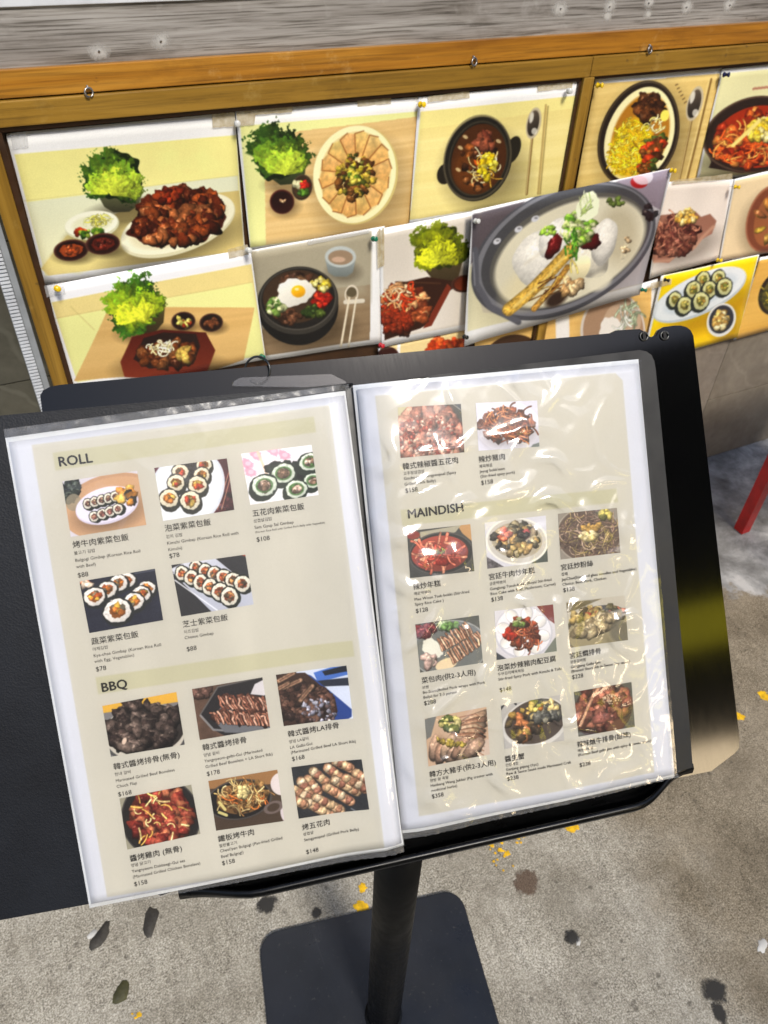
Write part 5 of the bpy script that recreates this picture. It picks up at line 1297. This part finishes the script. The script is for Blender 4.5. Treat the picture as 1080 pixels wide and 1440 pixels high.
heading('L', (83, 656), 'ROLL'); heading('L', (143, 973), 'BBQ'); heading('R', (573, 729), 'MAINDISH')
Lc = [
 (103, 770, [('z', 0, '烤牛肉紫菜包飯'), ('k', 10, '불고기 김밥'), ('e', 10, 'Bulgogi Gimbap (Korean Rice Roll'), ('e', 9, 'with Beef)'), ('p', 13, '$88')]),
 (232, 747, [('z', 0, '泡菜紫菜包飯'), ('k', 10, '김치 김밥'), ('e', 9, 'Kimchi Gimbap (Korean Rice Roll with'), ('e', 9, 'Kimchi)'), ('p', 10, '$78')]),
 (355, 726, [('z', 0, '五花肉紫菜包飯'), ('k', 9, '삼겹살김밥'), ('e', 9, 'Sam Gyup Sal Gimbap'), ('s', 6, '(Korean Rice Roll with Grilled Pork Belly with Vegetable)'), ('p', 12, '$108')]),
 (129, 906, [('z', 0, '蔬菜紫菜包飯'), ('k', 9, '야채김밥'), ('e', 9, 'Kya-chae Gimbap (Korean Rice Roll'), ('e', 8, 'with Egg, Vegetables)'), ('p', 12, '$78')]),
 (257, 882, [('z', 0, '芝士紫菜包飯'), ('k', 9, '치즈김밥'), ('e', 8, 'Cheese Gimbap'), ('p', 17, '$88')]),
 (160, 1082, [('z', 0, '韓式醬烤排骨(無骨)'), ('k', 9, '한내 갈비'), ('e', 9, 'Marinated Grilled Beef Boneless'), ('e', 8, 'Chuck Flap'), ('p', 12, '$168')]),
 (285, 1055, [('z', 0, '韓式醬烤排骨'), ('k', 9, '양념 갈비'), ('e', 8, 'Yangnyeom-galbi-Gui (Marinated'), ('e', 8, 'Grilled Beef Boneless + LA Short Rib)'), ('p', 11, '$178')]),
 (405, 1036, [('z', 0, '韓式醬烤LA排骨'), ('k', 9, '양념 LA갈비'), ('e', 8, 'LA Galbi-Gui'), ('e', 7, '(Marinated Grilled Beef LA Short Rib)'), ('p', 10, '$168')]),
 (183, 1211, [('z', 0, '醬烤雞肉 (無骨)'), ('k', 8, '양념 닭고기'), ('e', 8, 'Yangnyeom Dakbaegi-Gui set'), ('e', 8, '(Marinated Grilled Chicken Boneless)'), ('p', 11, '$158')]),
 (307, 1183, [('z', 0, '鐵板烤牛肉'), ('k', 8, '철판불고기'), ('e', 7, "Cheol'pan Bulgogi (Pan-fried Grilled"), ('e', 8, 'Beef Bulgogi)'), ('p', 10, '$158')]),
 (425, 1167, [('z', 0, '烤五花肉'), ('k', 8, '삼겹살'), ('e', 8, 'Samgyeopsal (Grilled Pork Belly)'), ('p', 18, '$148')])]
Rc = [
 (566, 660, [('z', 0, '韓式辣椒醬五花肉'), ('k', 8, '고추장삼겹살'), ('e', 7, 'Gochu-jang Samgyeopsal (Spicy'), ('e', 8, 'Grilled Pork Belly)'), ('p', 10, '$158')]),
 (673, 650, [('z', 0, '辣炒豬肉'), ('k', 8, '제육볶음'), ('e', 7, "Jeyug bokk'eum"), ('e', 7, '(Stir-fried spicy pork)'), ('p', 10, '$158')]),
 (581, 829, [('z', 0, '辣炒年糕'), ('k', 8, '매운떡볶이'), ('e', 8, 'Mae Woun Ttuk-bokki (Stir-fried'), ('e', 7, 'Spicy Rice Cake )'), ('p', 10, '$128')]),
 (687, 815, [('z', 0, '宮廷牛肉炒年糕'), ('k', 8, '궁중떡볶이'), ('e', 7, 'Gungjung-Tteok-bokki (Royal Stir-fried'), ('e', 7, 'Rice Cake with Beef, Mushroom, Carrot)'), ('p', 9, '$138')]),
 (789, 802, [('z', 0, '宮廷炒粉絲'), ('k', 8, '잡채'), ('e', 7, 'JapChae(Stir-fried glass noodles and Vegetables)'), ('e', 7, 'Choice: Beef, Pork, Chicken'), ('p', 9, '$138')]),
 (593, 961, [('z', 0, '菜包肉(供2-3人用)'), ('k', 8, '보쌈'), ('e', 7, 'Bo-Ssam(Boiled Pork wraps with Pork'), ('e', 7, 'Belly) for 2-3 person'), ('p', 9, '$288')]),
 (699, 943, [('z', 0, '泡菜炒辣豬肉配豆腐'), ('k', 7, '두부김치제육볶음'), ('e', 7, 'Stir-fried Spicy Pork with Kimchi & Tofu'), ('p', 16, '$148')]),
 (801, 926, [('z', 0, '宮廷燜排骨'), ('k', 7, '궁중갈비찜'), ('e', 7, 'Gungjung Galbi Jjim'), ('e', 6, '(Braised Short Rib in Sweet Soy sauce)'), ('p', 9, '$228')]),
 (604, 1093, [('z', 0, '韓方大豬手(供2-3人用)'), ('k', 7, '한방 왕 족발'), ('e', 7, 'Hanbang Wang Jokbal (Pig trotter with'), ('e', 7, 'medicinal herbs)'), ('p', 9, '$358')]),
 (710, 1071, [('z', 0, '醬生蟹'), ('k', 7, '간장게장'), ('e', 6, 'Ganjang gejang (1pc)'), ('e', 6, 'Raw & Sauce Sauté made Marinated Crab'), ('p', 8, '$238')]),
 (811, 1050, [('z', 0, '辣味燉牛排骨(甜辣)'), ('k', 7, '매운갈비찜'), ('e', 6, '(Korean Beef galbi jjim with spicy & sweet sauce)'), ('p', 15, '$238')])]
for x, y, L in Lc: caption('L', x, y, L, (.165, 1.0))
for x, y, L in Rc: caption('R', x, y, L, (.11, 1.0))

# the clear plastic sleeves
def fold_field(nx, ny, n, seed, hmin, hmax, wmin, wmax, dens=None):
    rg = np.random.RandomState(seed)
    s, t = np.meshgrid(np.linspace(0, 1, nx + 1), np.linspace(0, 1, ny + 1))
    X, Y = s * .214, t * .302
    H = np.zeros_like(X)
    for _ in range(n):
        for _try in range(20):
            x, y = rg.rand() * .214, rg.rand() * .302
            if dens is None or rg.rand() < dens(x / .214, y / .302): break
        an = rg.rand() * 6.28; cu = rg.randn() * .45; st = .004 + rg.rand() * .007; pts = [(x, y)]
        for k in range(rg.randint(4, 9)):
            x += math.cos(an) * st; y += math.sin(an) * st; an += cu + rg.randn() * .25; pts.append((x, y))
        w = wmin + rg.rand() * (wmax - wmin); h = hmin + rg.rand() * (hmax - hmin); d = np.full(X.shape, 1e9); L = len(pts) - 1; para = np.zeros_like(X)
        for i, ((x0, y0), (x1, y1)) in enumerate(zip(pts[:-1], pts[1:])):
            q = (x1 - x0) ** 2 + (y1 - y0) ** 2 + 1e-12
            c = np.clip(((X - x0) * (x1 - x0) + (Y - y0) * (y1 - y0)) / q, 0, 1)
            dd = np.hypot(X - x0 - c * (x1 - x0), Y - y0 - c * (y1 - y0))
            para = np.where(dd < d, (i + c) / L, para); d = np.minimum(d, dd)
        H = np.maximum(H, h * np.exp(-(d / w) ** 2) * np.sin(np.pi * np.clip(para * .9 + .05, 0, 1)) ** .7) + .15 * h * np.exp(-(d / (2.5 * w)) ** 2) * np.sin(np.pi * np.clip(para, 0, 1))
    return H
def sleeve(side, px, nx, ny, field, mat, base):
    q = [on_page(p) for p in px]
    def hf(s, t):
        return base + field[int(round(t * ny)), int(round(s * nx))]
    return grid_obj('plastic_sleeve', side, q, nx, ny, hf, mat, menu)
nx, ny = 150, 200
dn = lambda s, t: .35 + .65 * t if s > .15 else .9
fr = np.maximum(fold_field(nx, ny, 70, 5, .0004, .0012, .0012, .0026, dn), fold_field(nx, ny, 90, 6, (.0009), .0025, .0026, .0070, dn))
big_w = fractal(ny + 1, nx + 1, 4, 3, 21) * .0016 + fractal(ny + 1, nx + 1, 14, 3, 23) * .0008
edge = np.minimum(1, np.minimum(np.linspace(0, 1, nx + 1)[None, :], 1 - np.linspace(0, 1, nx + 1)[None, :]) * 9 + .03)
sR = sleeve('R', [(497, 541), (901, 506), (952, 1090), (563, 1178)], nx, ny, (fr + big_w) * edge, M_FILMR, .0009)
sR['label'] = 'badly wrinkled clear sleeve over the right page'
fl = fold_field(nx, ny, 26, 8, .0001, .0004, .0012, .0030) + fractal(ny + 1, nx + 1, 3, 3, 31) * .0012
sg = np.linspace(0, 1, nx + 1)[None, :]; tg = np.linspace(0, 1, ny + 1)[:, None]
fl = fl + .0009 * np.exp(-((sg - (.932 + .003 * np.sin(9 * tg))) / .009) ** 2) + .0003 * np.exp(-((sg - .986) / .006) ** 2)
sL = sleeve('L', [(8, 606), (489, 541), (568, 1190), (125, 1277)], nx, ny, fl, M_FILML, .0009)
sL['label'] = 'smooth clear sleeve over the left page with a bright bent edge by the spine'
for side, q in (('R', [(563, 1170), (952, 1087), (955, 1092), (562, 1184)]), ('L', [(127, 1270), (566, 1183), (568, 1196), (125, 1278)])):
    rg = np.random.RandomState(7)
    z = rg.rand(3, 141) * .0012
    grid_obj('sleeve_seam', side, [on_page(p) for p in q], 140, 2, lambda s, t: .0004 + z[int(round(t * 2)), int(round(s * 140))], M_SEAM, menu)
q = [on_page(p, -.004) for p in ((9, 604), (489, 541), (490, 548), (11, 616))]
z2 = np.random.RandomState(3).rand(3, 91) * .0012
grid_obj('sleeve_lip', 'L', q, 90, 2, lambda s, t: .0010 + z2[int(round(t * 2)), int(round(s * 90))], M_SEAM, menu)

# ------------------------------------------------------------------ small things
c = on_page((362, 521), HP); bm = bmesh.new()
tube(bm, [page_pt(c[0] + .0088 * math.cos(t) * .92, c[1] + .0088 * math.sin(t), HP + .003 + .005 * math.cos(t)) for t in np.linspace(-1.5, 4.6, 30)], .0008, 8)
tag(bm_obj('wire_ring', bm, M_DARKSTEEL, None, True), 'open steel wire ring hooked over the top edge of the menu stand panel', 'ring')
q = [tuple(on_page(p, -.018)) for p in ((326, 543), (329, 536), (338, 531), (466, 526), (486, 536), (488, 546))]
tag(bm_obj('plastic_tab', slab(q[::-1], -.018, -.0172, cf, .0002), m_film('clear_tab', .01, .1, 1.0)), 'clear plastic tab sticking out behind the menu cover near the wire ring', 'plastic tab')

M_RED = m_plain('red_painted_steel', (186, 24, 18), .35, mott=.08)
stool = empty('red_stool', 'red painted stool of which one leg reaches the ground by the wall', 'stool')
for x, y in ((1.452, .872), (1.80, .872), (1.452, .56), (1.80, .56)):
    bm = bmesh.new(); box(bm, (x - .014, y - .014, .002), (x + .014, y + .014, .438), .002); bm_obj('leg', bm, M_RED, stool)
bm = bmesh.new(); box(bm, (1.42, .53, .4385), (1.835, .905, .458), .004); bm_obj('seat', bm, M_RED, stool)
for y in (.56, .872):
    bm = bmesh.new(); box(bm, (1.467, y - .008, .392), (1.785, y + .008, .41), .002); bm_obj('stretcher', bm, M_RED, stool)

M_YEL = m_plain('yellow_paint', (226, 178, 14), .6, mott=.12, sc=120)
M_LEAF = [m_plain('dry_dark_leaf', (58, 54, 48), .7, sc=80), m_plain('dry_green_leaf', (70, 68, 40), .7, sc=80)]
M_GUM = m_soft('old_gum', (50, 48, 45), .92, sc=120, soft=(.04, .20))
M_STAIN = m_soft('brown_stain', (104, 84, 68), .7, sc=110, soft=(.02, .16))
M_PALE = m_plain('pale_scrap', (206, 204, 198), .8)
def flecks(px, spread, n, r0, r1, seed, label):
    q = random.Random(seed); c = on_floor(px); bm = bmesh.new()
    for k in range(n):
        a, d = q.random() * 6.28, (q.random() ** .7) * spread * (k > 0)
        r = (r1 if k == 0 else r0 + (r1 - r0) * q.random() ** 3); m = 17
        ce = Vector((c[0] + math.cos(a) * d * 1.3, c[1] + math.sin(a) * d, .0009 + .00006 * k))
        ro = []; ri = []
        for j in range(m):
            b = 6.283 * j / m; rr = r * (.55 + .6 * q.random())
            ro.append(bm.verts.new(ce + Vector((math.cos(b) * rr, math.sin(b) * rr, -.0004)))); ri.append(bm.verts.new(ce + Vector((math.cos(b) * rr * .8, math.sin(b) * rr * .8, -.0001))))
        for j in range(m): bm.faces.new((ro[j], ro[(j + 1) % m], ri[(j + 1) % m], ri[j]))
        bm.faces.new(ri)
    tag(bm_obj('paint_spot', bm, M_YEL), label, 'paint spot', 'yellow paint spots on the ground')
flecks((508, 1275), .028, 9, .003, .011, 1, 'yellow paint spots on the concrete just left of the stand pole')
flecks((800, 1162), .012, 5, .002, .012, 2, 'single large yellow paint spot below the ledge of the menu stand')
flecks((713, 1200), .030, 17, .002, .006, 3, 'scatter of small yellow paint specks on the concrete right of the stand pole')
flecks((728, 1176), .010, 3, .003, .008, 5, 'pair of yellow paint spots right under the ledge of the menu stand')
flecks((1076, 980), .02, 6, .003, .014, 4, 'yellow paint spots on the concrete at the right edge of the photo')
flecks((1042, 1008), .008, 3, .003, .009, 6, 'small yellow paint spot beside the lower corner of the glossy panel')
flecks((195, 1427), .008, 3, .002, .005, 7, 'tiny yellow paint speck on the concrete at the lower left')
def scrap(name, px, r, mat, label, cat, seed, stretch=1.0, rot=0.0, thick=.0015, n=14, jag=.5, group=None):
    c = on_floor(px); a = (math.cos(rot) * stretch, math.sin(rot) * stretch, 0); b = (-math.sin(rot), math.cos(rot), 0)
    bm = splat((c[0], c[1], .0006), a, b, r, n, seed, thick, jag)
    tag(bm_obj(name, bm, mat, None, True), label, cat, group)
scrap('dead_leaf', (212, 1296), .0115, M_LEAF[0], 'curled dark dead leaf on the concrete below the left menu page', 'leaf', 1, 2.0, 1.15, .004, 12, .4)
scrap('dead_leaf', (141, 1317), .0105, M_LEAF[0], 'dark dead leaf with a pale scrap beside it at the lower left', 'leaf', 2, 2.0, .75, .004, 12, .4)
scrap('dead_leaf', (171, 1396), .0105, M_LEAF[1], 'small olive brown leaf on the concrete near the bottom left', 'leaf', 3, 1.8, .9, .004, 10, .4)
scrap('paper_scrap', (131, 1313), .006, M_PALE, 'pale scrap lying against a dark leaf at the lower left', 'scrap', 4, 1.4, .4)
scrap('gum_spot', (1005, 1394), .022, M_GUM, 'round dark gum spot on the concrete near the lower right corner', 'gum spot', 5, 1.1, 0, .0006, 20, .12)
scrap('gum_spot', (1012, 1424), .012, M_GUM, 'smaller dark gum smear just below the round gum spot', 'gum spot', 6, 1.7, 1.3, .0006, 16, .4)
scrap('gum_spot', (805, 1318), .014, M_GUM, 'black chewed scrap with a white edge on the concrete right of the stand base', 'gum spot', 7, 1.4, .2, .002, 16, .7)
scrap('paper_scrap', (813, 1324), .004, M_PALE, 'tiny white scrap touching the black chewed spot', 'scrap', 8, 1.6, .9)
scrap('paper_scrap', (1072, 1330), .007, M_PALE, 'white scrap on the brown concrete at the right edge', 'scrap', 9, 1.8, .5)
scrap('stain', (742, 1240), .022, M_STAIN, 'brown stain on the concrete right of the stand base', 'stain', 10, 1.3, .3, .0004, 22, .6)
scrap('gum_spot', (445, 1285), .010, M_GUM, 'small dark gum spot just above the stand base', 'gum spot', 11, 1.2, .3, .0006)
scrap('gum_spot', (375, 1272), .018, M_GUM, 'grey flattened gum spot under the ledge of the menu stand', 'gum spot', 12, 1.2, .3, .0006, 16, .3)

bpy.context.view_layer.update()
